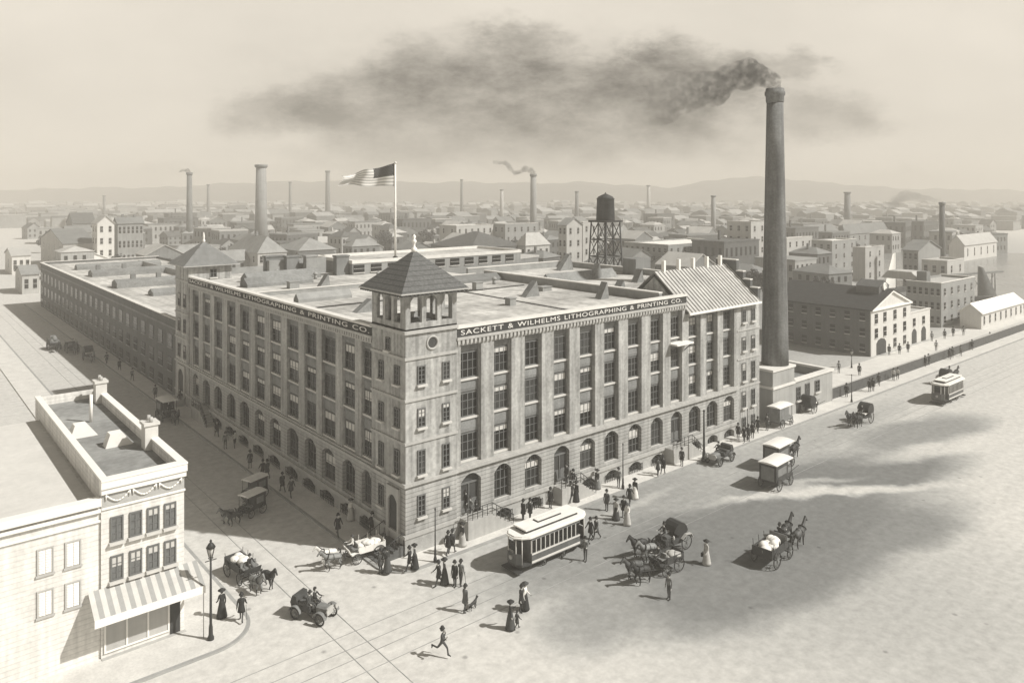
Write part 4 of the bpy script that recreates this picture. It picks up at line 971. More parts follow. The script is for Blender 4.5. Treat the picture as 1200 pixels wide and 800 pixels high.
b = MB(); N = 22
for i in range(N):
    a = -.7+(W+1.45)*i/N; q = -.7+(W+1.45)*(i+1)/N
    b.prism([(-.02, 4.25), (-.02, 4.33), (-1.75, 3.38), (-1.75, 3.3)], 'x', a, q-.001, i % 2)
b.build('awning', [mat('awning_cloth', .5, amt=.1), mat('awning_stripe', .3, amt=.1)], ws)
b = MB(); b.box(-.7, W+.75, -1.8, -1.751, 2.95, 3.4); b.box(W+.7, W+.748, -1.75, -.02, 2.95, 3.3); b.build('valance', M_white, ws)
for u in (W+.65,):
    b = MB(); b.tube((u, -1.72, .1), (u, -1.72, 3.3), .03, n=6); b.build('awning_post', M_pale, ws)
for y, nm in ((6.6, 0), (21.8, 1)):
    b = MB(); b.box(W-.75, W+.1, y-.5, y+.5, 10.0, 11.75); b.box(W-.85, W+.2, y-.6, y+.6, 11.752, 11.95); c = b.build('chimney_stack', M_cream, ws)
    for q in (-.3, .3): b = MB(); b.tube((W-.32, y+q, 11.95), (W-.32, y+q, 12.3), .14, .12, 8); b.build('chimney_pot', M_pale, c)
for x, y in ((1.4, 12.6), (2.9, 8.8)):
    b = MB(); b.prism([(x-.9, 10.06), (x+.9, 10.06), (x+.2, 11.0), (x-.6, 11.0)], 'y', y-.45, y+.45); b.build('roof_vent', M_white, ws)
b = MB(); b.tube((2.6, 16, 10.06), (2.6, 16, 12.2), .12, n=8); b.build('vent_pipe', M_white, ws)
nb = thing('white_house', 'bleached white house adjoining the corner shop at the left edge', 'house', (-40, .75, 0))
b = MB(); b.box(0, 19.04, 0, 22, 0, 9.3); b.build('wall', M_shopw, nb)
b = MB(); b.box(.2, 18.8, .3, 21.8, 9.302, 9.36); b.build('roof', M_cream, nb)
b = MB(); b.box(-.1, 19.03, -.35, .3, 9.304, 9.75); b.box(-.1, 19.03, -.22, -.003, 8.9, 9.1); b.box(-.1, 19.03, -.12, -.004, 8.3, 8.42); b.build('cornice', M_white, nb)
for u in (17.6, 16.2):      # whitewashed shuttered windows
    for z0 in (6.1, 3.7):
        b = MB(); b.box(-.48, .48, -.1, 0, -.12, 0); b.box(-.42, -.34, -.07, 0, .001, 1.5); b.box(.34, .42, -.07, 0, .001, 1.5); b.box(-.34, .34, -.07, 0, 1.42, 1.5); f_ = link('window', b.mesh('window', [M_pale]), nb, (u, -.003, z0))
        b = MB()
        for k in range(2):
            b.box(-.335+.34*k, -.005+.34*k, -.02, 0, .01, 1.415)
            for q in range(9): b.prism([(-.06, .06+.15*q), (-.021, .06+.15*q), (-.021, .17+.15*q)], 'x', -.3+.34*k, -.04+.34*k)
        link('shutter', b.mesh('shutter', [M_white]), f_)
# ------------------------------------------------------------------ people and horses: one skinned body each
def skinned(name, verts, edges, mats, root=0, sub=1):
    """verts: (co, radius or (rx, ry)); edges: (i, j, material)"""
    me = bpy.data.meshes.new(name+'_cage'); me.from_pydata([v[0] for v in verts], [(e[0], e[1]) for e in edges], [])
    o = bpy.data.objects.new('cage', me); C.objects.link(o)
    md = o.modifiers.new('skin', 'SKIN'); md.use_smooth_shade = True
    if sub: s = o.modifiers.new('sub', 'SUBSURF'); s.levels = sub; s.render_levels = sub
    lay = me.skin_vertices[0].data
    for i, v in enumerate(verts):
        r = v[1]; lay[i].radius = r if isinstance(r, tuple) else (r, r); lay[i].use_root = (i == root)
    bpy.context.view_layer.update()
    out = bpy.data.meshes.new_from_object(o.evaluated_get(bpy.context.evaluated_depsgraph_get()))
    bpy.data.objects.remove(o); bpy.data.meshes.remove(me)
    out.name = name; out.materials.clear()
    for m in mats: out.materials.append(m)
    P = [Vector(v[0]) for v in verts]
    for f in out.polygons:
        c = f.center; best = (1e9, 0)
        for a, b_, m in edges:
            d = P[b_]-P[a]; t = max(0, min(1, (c-P[a]).dot(d)/max(d.length_squared, 1e-9))); dist = (c-(P[a]+d*t)).length
            if dist < best[0]: best = (dist, m)
        f.material_index = best[1]; f.use_smooth = True
    return out
def rotv(v, deg):     # swing in the walking plane: positive is forward
    a = R(deg); return Vector((v.x*math.cos(a)-v.z*math.sin(a), v.y, v.x*math.sin(a)+v.z*math.cos(a)))
def body_mesh(legs=((12, 8), (-14, 14)), arms=((-18, 10, 20), (18, 10, 25)), lean=2, female=False, seated=False, child=False):
    V = []; E = []
    def nv(p, r): V.append((tuple(p), r)); return len(V)-1
    pel = Vector((0, 0, .12 if seated else .93))
    ln = lambda z: pel+rotv(Vector((0, 0, z)), -lean)
    sw = .17 if female else .2
    i0 = nv(pel, (.15, .12)); i1 = nv(ln(.22), (.13, .10)); i2 = nv(ln(.42), (.165 if not female else .14, .115)); i3 = nv(ln(.54), .06); i4 = nv(ln(.61)+Vector((.015, 0, 0)), .068); i5 = nv(ln(.71)+Vector((.02, 0, 0)), .088); i6 = nv(ln(.80)+Vector((.01, 0, 0)), .06)
    nose = nv(ln(.70)+Vector((.125, 0, 0)), .018)
    E += [(i0, i1, 1), (i1, i2, 1), (i2, i3, 1), (i3, i4, 0), (i4, i5, 0), (i5, i6, 0), (i5, nose, 0)]
    for s, (sg, ab, el), (hip, kn) in ((1, arms[0], legs[0]), (-1, arms[1], legs[1])):
        sh = ln(.47)+Vector((0, s*sw, 0)); a = nv(sh, .062)
        up = rotv(Vector((0, s*math.sin(R(ab))*.3, -.3*math.cos(R(ab)))), sg); elb = sh+up; b_ = nv(elb, .05)
        fo = rotv(Vector((0, s*.02, -.26)), sg+el); wr = elb+fo; c = nv(wr, .036)
        hd = rotv(Vector((0, 0, -.085)), sg+el+8); h = nv(wr+hd, (.042, .026))
        E += [(i2, a, 1), (a, b_, 1), (b_, c, 1), (c, h, 0)]
        for q in range(4):   # fingers
            f0 = wr+hd+rotv(Vector(((q-1.5)*.021, 0, -.035)), sg+el+8); f1 = f0+rotv(Vector((.012, -s*.01, -.05+.006*abs(q-1.5))), sg+el+22)
            E += [(h, nv(f0, .011), 0), (len(V)-1, nv(f1, .008), 0)]
        tb = nv(wr+hd*.6+rotv(Vector((.05, -s*.012, -.015)), sg+el), .011); E.append((h, tb, 0))
        hp = pel+Vector((0, s*.095, -.05)); a = nv(hp, .088)
        th = rotv(Vector((0, 0, -.42)), hip); k = nv(hp+th, .062); ca = rotv(Vector((0, 0, -.38)), hip-kn); an_ = hp+th+ca; n_ = nv(an_, .042)
        fa = rotv(Vector((.19, s*.02, -.05)), min(0, hip-kn)*.8); t = nv(an_+fa, .035); he = nv(an_+rotv(Vector((-.045, 0, -.045)), min(0, hip-kn)*.8), .036)
        E += [(i0, a, 2), (a, k, 2), (k, n_, 2), (n_, t, 3), (n_, he, 3)]
    return skinned('body', V, E, [M_skin, M_cloth['black'], M_cloth['charcoal'], M_cloth['black']])
BODY = {}
POSES = dict(
    stand=dict(legs=((3, 3), (-3, 4)), arms=((4, 9, 12), (-4, 9, 14)), lean=0), stand2=dict(legs=((6, 4), (-4, 2)), arms=((20, 12, 75), (-6, 8, 12)), lean=1),
    walk=dict(legs=((20, 6), (-20, 16)), arms=((-20, 9, 16), (22, 9, 28)), lean=3), walk2=dict(legs=((-18, 22), (17, 4)), arms=((20, 10, 25), (-18, 10, 15)), lean=3),
    run=dict(legs=((48, 40), (-38, 60)), arms=((-50, 14, 80), (52, 14, 85)), lean=12), reach=dict(legs=((8, 4), (-8, 8)), arms=((35, 20, 15), (-6, 9, 14)), lean=3),
    seat=dict(legs=((82, 78), (84, 76)), arms=((42, 8, 45), (46, 8, 42)), lean=4, seated=True), seat2=dict(legs=((80, 75), (86, 80)), arms=((10, 8, 50), (16, 8, 48)), lean=-4, seated=True),
    lady=dict(legs=((8, 5), (-8, 9)), arms=((8, 10, 40), (-8, 9, 20)), lean=2, female=True), lady2=dict(legs=((5, 4), (-5, 6)), arms=((30, 14, 80), (-4, 9, 14)), lean=1, female=True))
def body(p):
    if p not in BODY: BODY[p] = body_mesh(**POSES[p])
    return BODY[p]
PART = {}
def part_mesh(k):
    if k in PART: return PART[k]
    b = MB()
    if k == 'bowler': b.lathe([(.16, 1.69), (.165, 1.70), (.1, 1.715), (.105, 1.77), (.09, 1.83), (.04, 1.86)], 14, (.02, 0))
    if k == 'top_hat': b.lathe([(.15, 1.69), (.155, 1.70), (.1, 1.71), (.095, 1.88), (.1, 1.89)], 14, (.02, 0))
    if k == 'cap': b.lathe([(.115, 1.68), (.125, 1.73), (.1, 1.78), (.02, 1.79)], 12, (.03, 0))
    if k == 'wide_hat': b.lathe([(.23, 1.69), (.24, 1.71), (.12, 1.725), (.11, 1.80), (.05, 1.83)], 16, (.02, 0))
    if k == 'hair': b.lathe([(.07, 1.54), (.098, 1.60), (.1, 1.68), (.07, 1.74)], 12, (-.012, 0))
    if k == 'coat': b.lathe([(.245, .62), (.215, .80), (.17, 1.02), (.165, 1.12), (.2, 1.30), (.19, 1.41), (.09, 1.47)], 16, (.0, 0), sx=.74)
    if k == 'skirt': b.lathe([(.34, .04), (.31, .2), (.24, .6), (.17, .95), (.125, 1.08)], 18, (0, 0), sx=.95)
    if k == 'cane': b.tube((.16, -.3, .02), (.12, -.25, .92), .014, n=6); b.tube((.12, -.25, .92), (.17, -.25, .95), .016, n=6)
    if k == 'parasol': b.lathe([(.5, 1.95), (.38, 2.1), (.2, 2.22), (.02, 2.27)], 14, (.15, .12)); b.tube((.18, .14, 1.1), (.15, .12, 2.3), .014, n=6)
    if k == 'bag': b.box(-.16, .16, -.42, -.3, .45, .72); b.torus((0, -.36, .74), (0, 1, 0), .08, .015, 10, 5)
    if k == 'apron': b.prism([(.13, .5), (.18, .5), (.2, 1.0), (.16, 1.0)], 'y', -.12, .12) if False else b.box(.14, .19, -.14, .14, .45, 1.05)
    PART[k] = b
    return PART[k]
PM = {}
def attach(o, k, m, dz=0):
    key = (k, m.name, dz)
    if key not in PM:
        b = part_mesh(k); q = MB(); q.V = [v+Vector((0, 0, dz)) for v in b.V]; q.F = b.F; q.I = b.I; q.smooth = b.smooth; PM[key] = q.mesh(k, [m])
    return link(k, PM[key], o)
def person(x, y, z, head, pose, label, top='black', legs='charcoal', hat='bowler', extra=(), scale=1.04, skirt=None, group='people in the streets'):
    o = link('person', body(pose), None, (x, y, z), R(head)); o.scale = (scale,)*3
    tag(o, label, 'person', group)
    for i, m in ((1, M_cloth[top]), (2, M_cloth[legs])):
        o.material_slots[i].link = 'OBJECT'; o.material_slots[i].material = m
    seated = pose.startswith('seat'); dz = -.81 if seated else 0
    lean_dx = 0
    attach(o, 'hair', M_cloth['charcoal'], dz)
    if hat: attach(o, hat, M_cloth['black'] if top != 'white' else M_cloth['charcoal'], dz)
    if skirt: attach(o, 'skirt', M_cloth[skirt])
    elif not seated and pose != 'run' and top in ('black', 'charcoal', 'brown'): attach(o, 'coat', M_cloth[top])
    for e in extra: attach(o, e, M_cloth['black'] if e in ('cane', 'bag') else M_cloth['pale'])
    return o
def P(px, py, head, pose, label, **k):
    z = k.pop('z', None)
    x, y = at(px, py, z or 0)
    if z is None:
        on = (x > KX and y > KY and (x < 0 or y < 0) and x < 160) or (x < -12.4 and -3 < y < 40)
        z = .122 if on else .004
    return person(x, y, z-.0, head, pose, label, **k)
# the square and the tram street
P(514, 687, 160, 'walk', 'man in a bowler walking left, first of the group of four by the tram', top='black')
P(521, 684, 160, 'lady', 'woman in a wide hat beside the man leading the group of four by the tram', top='charcoal', skirt='charcoal', hat='wide_hat')
P(533, 687, 200, 'stand', 'tall figure in a long black coat in the group of four by the tram', top='black', legs='black')
P(540, 686, 20, 'reach', 'man holding an arm out, rightmost of the group of four by the tram', top='grey', legs='charcoal', extra=('cane',))
P(545, 717, 0, 'reach', 'man bending an arm towards the small dog on the tram rails', top='brown')
P(615, 714, -60, 'lady', 'woman with a white front, in the couple standing in the open square', top='white', skirt='black', hat='wide_hat')
P(611, 717, -60, 'stand', 'dark-suited man in the couple standing in the open square', top='black')
P(598, 737, -30, 'lady2', 'woman leading a child by the hand across the pale square', top='black', skirt='charcoal', hat='wide_hat')
P(606, 737, -10, 'walk', 'child led by the hand across the pale square', top='charcoal', scale=.68, hat='cap')
P(518, 770, -70, 'run', 'running man with flung-out arms at the bottom of the square', top='charcoal', legs='charcoal')
P(686, 657, 200, 'stand2', 'man in grey standing behind the rear of the near tram', top='grey', legs='charcoal')
P(692, 633, 180, 'walk', 'left man of the pair beyond the rear of the near tram', top='black')
P(699, 632, 180, 'walk2', 'right man of the pair beyond the rear of the near tram, with outstretched hand', top='brown')
P(711, 598, 200, 'stand', 'lone man at the kerb left of the group by the thin lamp post', top='charcoal', legs='black')
P(722, 609, 200, 'lady', 'woman with a white shawl in the group crossing by the thin lamp post', top='pale', skirt='charcoal', hat='wide_hat')
P(731, 606, 210, 'stand2', 'man in black between the two women crossing by the thin lamp post', top='black')
P(735, 615, 200, 'lady2', 'woman in white nearest us in the group crossing by the thin lamp post', top='white', skirt='pale', hat='wide_hat')
P(738, 592, 20, 'walk', 'dark man at the kerb just right of the thin lamp post', top='black')
P(744, 584, 20, 'lady', 'woman with a white skirt stepping off the kerb right of the thin lamp post', top='black', skirt='white', hat='wide_hat')
P(828, 661, 170, 'lady', 'woman in a pale skirt carrying a dark bag alone in the dark square', top='pale', skirt='pale', hat='wide_hat', extra=('bag',))
P(784, 702, 180, 'stand', 'man with folded sleeves standing alone in the foreground of the square', top='grey', legs='charcoal')
P(735, 664, 190, 'stand', 'man in black behind the far carriage horses', top='black') if False else None
# pavement of the right street
P(480, 671, 150, 'walk', 'man in black at the kerb corner, left of a pair', top='black')
P(486, 668, 150, 'lady', 'woman beside the man in black at the kerb corner', top='charcoal', skirt='black', hat='wide_hat')
P(446, 672, 120, 'stand', 'left figure of the couple stepping off the rounded kerb corner', top='charcoal')
P(454, 672, 120, 'lady', 'woman with a white collar in the couple at the rounded kerb corner', top='black', skirt='charcoal', hat='wide_hat', extra=('apron',))
P(525, 652, 20, 'walk', 'left man of the pair on the pavement right of the corner lamp post', top='black')
P(530, 650, 20, 'walk2', 'right man of the pair on the pavement right of the corner lamp post', top='charcoal')
P(542, 641, 190, 'lady', 'woman in a flared pale skirt on the pavement below the main doorway', top='charcoal', skirt='pale', hat='wide_hat')
P(613, 612, 0, 'stand', 'left man of the pair on the pavement above the tram roof', top='black')
P(621, 611, 0, 'stand2', 'right man of the pair on the pavement above the tram roof', top='charcoal')
P(645, 597, 20, 'stand', 'man in black below the second stoop', top='black')
P(669, 590, 20, 'walk', 'left of two black figures on the pavement right of the second stoop', top='black')
P(675, 589, 20, 'lady', 'woman in black beside the man right of the second stoop', top='black', skirt='black', hat='wide_hat')
P(700, 574, 190, 'lady', 'woman in a pale skirt by the area railings left of the thin lamp post', top='charcoal', skirt='grey', hat='wide_hat')
P(725, 572, 200, 'stand', 'man against the wall beside the thin lamp post', top='grey')
P(771, 559, 20, 'walk', 'left man of the pair on the pavement beyond the thin lamp post', top='charcoal')
P(777, 557, 20, 'walk2', 'right man of the pair on the pavement beyond the thin lamp post', top='black')
P(799, 547, 200, 'stand', 'man at the foot of the third stoop', top='black')
P(551, 607, 200, 'walk', 'man in grey coming down the main stoop', z=1.0, top='grey')
P(558, 612, 20, 'stand2', 'man in black at the foot of the main stoop', z=.5, top='black')
P(546, 600, 180, 'stand', 'man in a dark coat standing in the main doorway', z=1.62, top='black')
P(664, 566, 180, 'stand', 'man at the top of the second stoop', z=1.62, top='charcoal')
P(672, 573, 180, 'walk', 'man walking down the second stoop', z=.7, top='black')
for i, (px, py, t, l) in enumerate(((865, 516, 'black', 'leftmost of the men waiting at the end of the annex'), (872, 519, 'black', 'man left of the thin pole at the end of the annex'), (877, 518, 'charcoal', 'man right of the thin pole at the end of the annex'), (882, 514, 'black', 'man fourth in the line of waiting men at the end of the annex'), (888, 508, 'black', 'man in the gap before the parked van'), (899, 505, 'charcoal', 'man standing right before the parked van roof'))):
    P(px, py, (20, 200)[i % 2], ('stand', 'walk', 'stand2')[i % 3], l, top=t)
for px, py, t, pose, l in ((992, 466, 'black', 'stand', 'man at the near end of the board fence'), (1019, 460, 'black', 'stand', 'left of two dark men before the fence'), (1023, 459, 'black', 'stand2', 'right of two dark men before the fence'), (1030, 453, 'charcoal', 'walk', 'single dark man before the fence, third from its near end'),
                        (1047, 447, 'pale', 'walk', 'left of the pale pair before the fence'), (1052, 446, 'pale', 'walk2', 'right of the pale pair before the fence'), (1084, 430, 'black', 'stand', 'left of two men before the fence just left of the far tram roof'), (1088, 428, 'black', 'walk', 'right of two men before the fence just left of the far tram roof'),
                        (1113, 422, 'charcoal', 'walk', 'left of the strollers before the fence above the far tram'), (1116, 420, 'charcoal', 'stand', 'middle one of the strollers before the fence above the far tram'), (1126, 418, 'grey', 'walk', 'right one of the strollers before the fence above the far tram'), (1139, 411, 'black', 'walk', 'lone walker before the fence beyond the far tram'), (1160, 401, 'charcoal', 'walk', 'farthest walker before the fence')):
    P(px, py, 20, pose, l, top=t)
for px, py, t, l in ((1007, 440, 'charcoal', 'man alone in the yard behind the fence'), (983, 437, 'grey', 'man behind the boiler house corner'), (1042, 416, 'charcoal', 'man left of the warehouse gateway'), (1054, 415, 'black', 'man before the warehouse front windows'), (1064, 413, 'black', 'man at the right corner of the warehouse front'),
                  (1097, 411, 'grey', 'stroller on the pale path behind the fence'), (1107, 397, 'charcoal', 'left man by the stone store'), (1117, 394, 'black', 'dark man by the stone store'), (1129, 393, 'grey', 'man by the white riverside shed'), (1092, 400, 'grey', 'man beside the lean-to workshop')):
    P(px, py, 20, 'stand', l, top=t)
# the left street
for px, py, t, hd, l in ((125, 427, 'charcoal', 90, 'man by the low wing wall near its far end'), (140, 435, 'black', 90, 'man by the low wing, second up the left street'), (155, 447, 'grey', -90, 'man by the low wing, third up the left street'), (182, 468, 'charcoal', 90, 'man passing the carriage before the stair tower'),
                      (254, 513, 'black', -90, 'man left of the left-street stoop'), (264, 527, 'grey', -90, 'man in grey at the left-street kerb, left of a pair'), (275, 526, 'pale', -90, 'pale figure by the area railings of the left street'), (293, 550, 'charcoal', 90, 'man at the left-street kerb above the coach'),
                      (308, 562, 'black', 90, 'left of the pair at the left-street kerb by the coach'), (313, 562, 'charcoal', 90, 'right of the pair at the left-street kerb by the coach'), (331, 578, 'black', 90, 'man on the left pavement, left of a close pair'), (341, 584, 'charcoal', -90, 'man near the wall on the left pavement'), (396, 630, 'black', -90, 'man in black at the left kerb above the white cart'), (211, 476, 'black', 90, 'man at the stair tower steps')):
    P(px, py, hd, random.choice(('stand', 'walk', 'walk2')), l, top=t)
P(411, 611, -90, 'lady', 'woman in white at the wall of the left street', top='white', skirt='pale', hat='wide_hat')
P(448, 628, -40, 'stand2', 'man in a white shirt left of the tower steps', top='white')
P(457, 626, 180, 'lady2', 'woman in a white bodice on the tower steps', top='white', skirt='grey', hat='wide_hat', z=.5)
P(436, 628, -90, 'stand', 'dark man by the wall between the white cart and the tower', top='black')
P(260, 725, 90, 'lady', 'woman in black beside the tall lamp post', top='black', skirt='black', hat='wide_hat')
P(283, 730, 60, 'walk', 'man with a cane at the shop kerb corner', top='black', extra=('cane',))
# ---- horses
def horse_mesh(ph=0):
    V = []; E = []
    nv = lambda p, r: (V.append((p, r)), len(V)-1)[1]
    c = nv((0, 0, 1.22), (.27, .30)); ch = nv((.55, 0, 1.25), (.25, .29)); ru = nv((-.55, 0, 1.30), (.27, .28)); bk = nv((-.8, 0, 1.22), (.2, .2))
    n1 = nv((.88, 0, 1.55), (.14, .2)); n2 = nv((1.12, 0, 1.88), (.10, .15)); h = nv((1.27, 0, 1.97), (.105, .12)); m1 = nv((1.48, 0, 1.78), (.075, .085)); m2 = nv((1.60, 0, 1.64), (.06, .065))
    E += [(c, ch, 0), (c, ru, 0), (ru, bk, 0), (ch, n1, 0), (n1, n2, 0), (n2, h, 0), (h, m1, 0), (m1, m2, 0)]
    for s in (1, -1):
        e = nv((1.2, s*.07, 2.12), .028); E.append((h, e, 0))
        f = (1 if s > 0 else -1)*(1 if ph == 0 else -1)
        a = nv((.6, s*.15, 1.0), .13); k = nv((.62+.16*f, s*.16, .60), .07); cn = nv((.6+.13*f-(.16 if f > 0 else 0), s*.16, .18+(.07 if f > 0 else 0)), .045); ho = nv((.66+.13*f-(.2 if f > 0 else 0), s*.16, .055+(.07 if f > 0 else 0)), .062)
        E += [(ch, a, 0), (a, k, 0), (k, cn, 1), (cn, ho, 1)]
        a = nv((-.6, s*.16, 1.0), .17); k = nv((-.5-.1*f, s*.17, .80), .11); hk = nv((-.78-.12*f, s*.17, .53), .062); cn = nv((-.72-.15*f, s*.17, .16), .045); ho = nv((-.66-.15*f, s*.17, .055), .062)
        E += [(ru, a, 0), (a, k, 0), (k, hk, 0), (hk, cn, 1), (cn, ho, 1)]
    return skinned('horse', V, E, [M_hide['bay'], M_hide['black']])
HORSE = [horse_mesh(0), horse_mesh(1)]
b = MB(); b.tube((-.93, 0, 1.36), (-1.12, 0, 1.15), .05, .08, 8); b.tube((-1.12, 0, 1.15), (-1.1, 0, .55), .08, .03, 8); TAIL = b.mesh('tail', [M_hide['black']])
b = MB()
for i in range(7):
    t = i/6; p = Vector((.72, 0, 1.66)).lerp(Vector((1.2, 0, 2.1)), t); b.prism([(p.x-.1, p.z-.12), (p.x+.03, p.z-.05), (p.x+.02, p.z+.06), (p.x-.06, p.z+.03)], 'y', -.05, .05)
MANE = b.mesh('mane', [M_hide['black']])
b = MB(); b.torus((.66, 0, 1.36), (.8, 0, .55), .3, .05, 16, 6); b.torus((.05, 0, 1.2), (1, 0, 0), .305, .025, 16, 5)
for s in (1, -1): b.tube((.68, s*.3, 1.3), (-1.1, s*.34, 1.0), .02, n=5)
HARN = b.mesh('harness', [M_iron])
def horse(x, y, rz, hide, label, ph=0, scale=.98):
    o = link('horse', HORSE[ph], None, (x, y, 0.006), rz); o.scale = (scale,)*3; tag(o, label, 'horse', 'horses in the streets')
    for i in (0, 1):
        o.material_slots[i].link = 'OBJECT'; o.material_slots[i].material = M_hide[hide if (i == 0 or hide == 'white') else 'black']
    link('tail', TAIL, o); link('mane', MANE, o); link('harness', HARN, o); return o
# ---- wheels and vehicles (heading +X)
WH = {}
def wheel_mesh(r, n=10, w=.07, tyre=None):
    k = (r, n, w)
    if k not in WH:
        b = MB(); b.torus((0, 0, 0), (0, 1, 0), r-.04, .045 if not tyre else .07, 24, 6, 0); b.tube((0, -w*1.3, 0), (0, w*1.3, 0), .085, .085, 10, 1)
        for i in range(n):
            a = 2*math.pi*i/n; b.tube((.06*math.cos(a), 0, .06*math.sin(a)), ((r-.05)*math.cos(a), 0, (r-.05)*math.sin(a)), .024, .02, 5, 1)
        WH[k] = b.mesh('wheel', [M_iron, M_midwood])
    return WH[k]
def wheels(o, spec, W):
    for x, r in spec:
        for s in (1, -1): link('wheel', wheel_mesh(r), o, (x, s*W/2, r+.005))
        b = MB(); b.tube((x, -W/2, r+.005), (x, W/2, r+.005), .05, n=6); b.build('axle', M_iron, o)
def shafts(o, x0, z0, L_, pair):
    b = MB()
    if pair: b.tube((x0, 0, z0), (x0+L_, 0, .95), .04, n=6); b.tube((x0+.5, -.7, z0), (x0+.5, .7, z0), .035, n=6)
    else:
        for s in (.38, -.38): b.tube((x0, s, z0), (x0+L_, s, 1.05), .035, n=6)
    b.build('shaft', M_wood, o)
def offset(x, y, rz, dx, dy): return x+dx*math.cos(rz)-dy*math.sin(rz), y+dx*math.sin(rz)+dy*math.cos(rz)
def van(x, y, rz, label, L_=2.7, W=1.55, H_=2.45, body_m=None, pair=False, windows=True, open_front=True, cat='van', sh=True):
    o = thing('horse_van', label, cat, (x, y, 0.006), rz, 'vans and wagons in the streets'); bm_ = body_m or M_wood
    b = MB(); b.box(-L_/2, L_/2-.8, -W/2, W/2, .75, H_); b.box(L_/2-.8, L_/2, -W/2, W/2, .75, 1.15); b.box(L_/2-.05, L_/2+.25, -W/2, W/2, .72, 1.05); b.build('body', bm_, o)
    b = MB(); pts = [(-W/2-.1, H_), (-W/4, H_+.1), (0, H_+.13), (W/4, H_+.1), (W/2+.1, H_), (W/2+.1, H_-.05), (-W/2-.1, H_-.05)]
    b.prism([(p, q+.052) for p, q in pts], 'x', -L_/2-.1, L_/2+.15); b.build('roof', M_canvas, o)
    for s in (1, -1): b = MB(); b.tube((L_/2+.05, s*W*.46, 1.1), (L_/2+.05, s*W*.46, H_), .03, n=6); b.build('roof_post', M_iron, o)
    b = MB(); b.box(L_/2-.75, L_/2-.35, -W/2+.08, W/2-.08, 1.152, 1.32); b.build('seat', M_midwood, o)
    if windows:
        for s in (1, -1):
            b = MB(); b.box(-L_/2+.35, L_/2-1.15, s*(W/2+.012)-.008, s*(W/2+.012)+.008, 1.35, 2.05); b.build('side_panel', M_midwood, o)
    b = MB(); b.box(-L_/2-.02, -L_/2-.004, -W/2+.2, W/2-.2, .95, 2.2); b.build('rear_door', M_midwood, o)
    wheels(o, ((-L_/2+.5, .58), (L_/2-.35, .46)), W+.16)
    if sh: shafts(o, L_/2+.2, .8, 2.3, pair)
    return o
def dray(x, y, rz, label, L_=3.3, W=1.6, body_m=None, pair=True):
    o = thing('wagon', label, 'wagon', (x, y, 0.006), rz, 'vans and wagons in the streets'); bm_ = body_m or M_wood
    b = MB(); b.box(-L_/2, L_/2, -W/2, W/2, .85, .98); b.build('bed', bm_, o)
    for s in (1, -1):
        b = MB(); b.box(-L_/2, L_/2-.7, s*(W/2-.04)-.035, s*(W/2-.04)+.035, .982, 1.42); b.build('side_board', bm_, o)
    b = MB(); b.box(-L_/2-.06, -L_/2-.002, -W/2, W/2, .8, 1.5); b.build('tail_board', bm_, o)
    b = MB(); b.box(L_/2-.6, L_/2-.15, -W/2+.1, W/2-.1, 1.3, 1.4); b.box(L_/2-.66, L_/2-.602, -W/2+.1, W/2-.1, .99, 1.75); b.build('seat', M_midwood, o)
    b = MB(); b.prism([(L_/2, .99), (L_/2+.08, .99), (L_/2+.3, 1.45), (L_/2+.22, 1.45)], 'y', -W/2+.05, W/2-.05); b.build('footboard', bm_, o)
    for k in range(3):
        b = MB()
        for s in (1, -1): b.tube((-L_/2+.2+.9*k, s*(W/2-.03), .98), (-L_/2+.15+.9*k, s*(W/2+.03), 1.9), .025, n=5)
        b.build('stake', bm_, o)
    wheels(o, ((-L_/2+.6, .62), (L_/2-.5, .5)), W+.18); shafts(o, L_/2+.1, .85, 2.4, pair)
    return o
def load(x, y, rz, label, m, L_=2.2, W=1.3, z=.99, h=.75, seed=1):
    rr = random.Random(seed); b = MB()
    for i in range(12):
        cx_, cy_ = rr.uniform(-L_*.36, L_*.36), rr.uniform(-W*.28, W*.28); k = rr.uniform(.3, .42); zz = z+(h*.15 if i < 7 else h*.42)
        b.lathe([(k*.55, zz-.12), (k, zz+.02), (k*1.0, zz+h*.3), (k*.6, zz+h*.48), (.06, zz+h*.52)], 10, (cx_, cy_), sx=1.25)
    o = link('sack_load', b.mesh('sack_load', [m]), None, (x, y, 0.006), rz); return tag(o, label, 'load')
def driver(x, y, rz, dx, dy, z, label, top='black', pose='seat', hat='bowler'):
    a, c = offset(x, y, rz, dx, dy); return person(a, c, z, math.degrees(rz), pose, label, top=top, hat=hat, group='people in the streets')
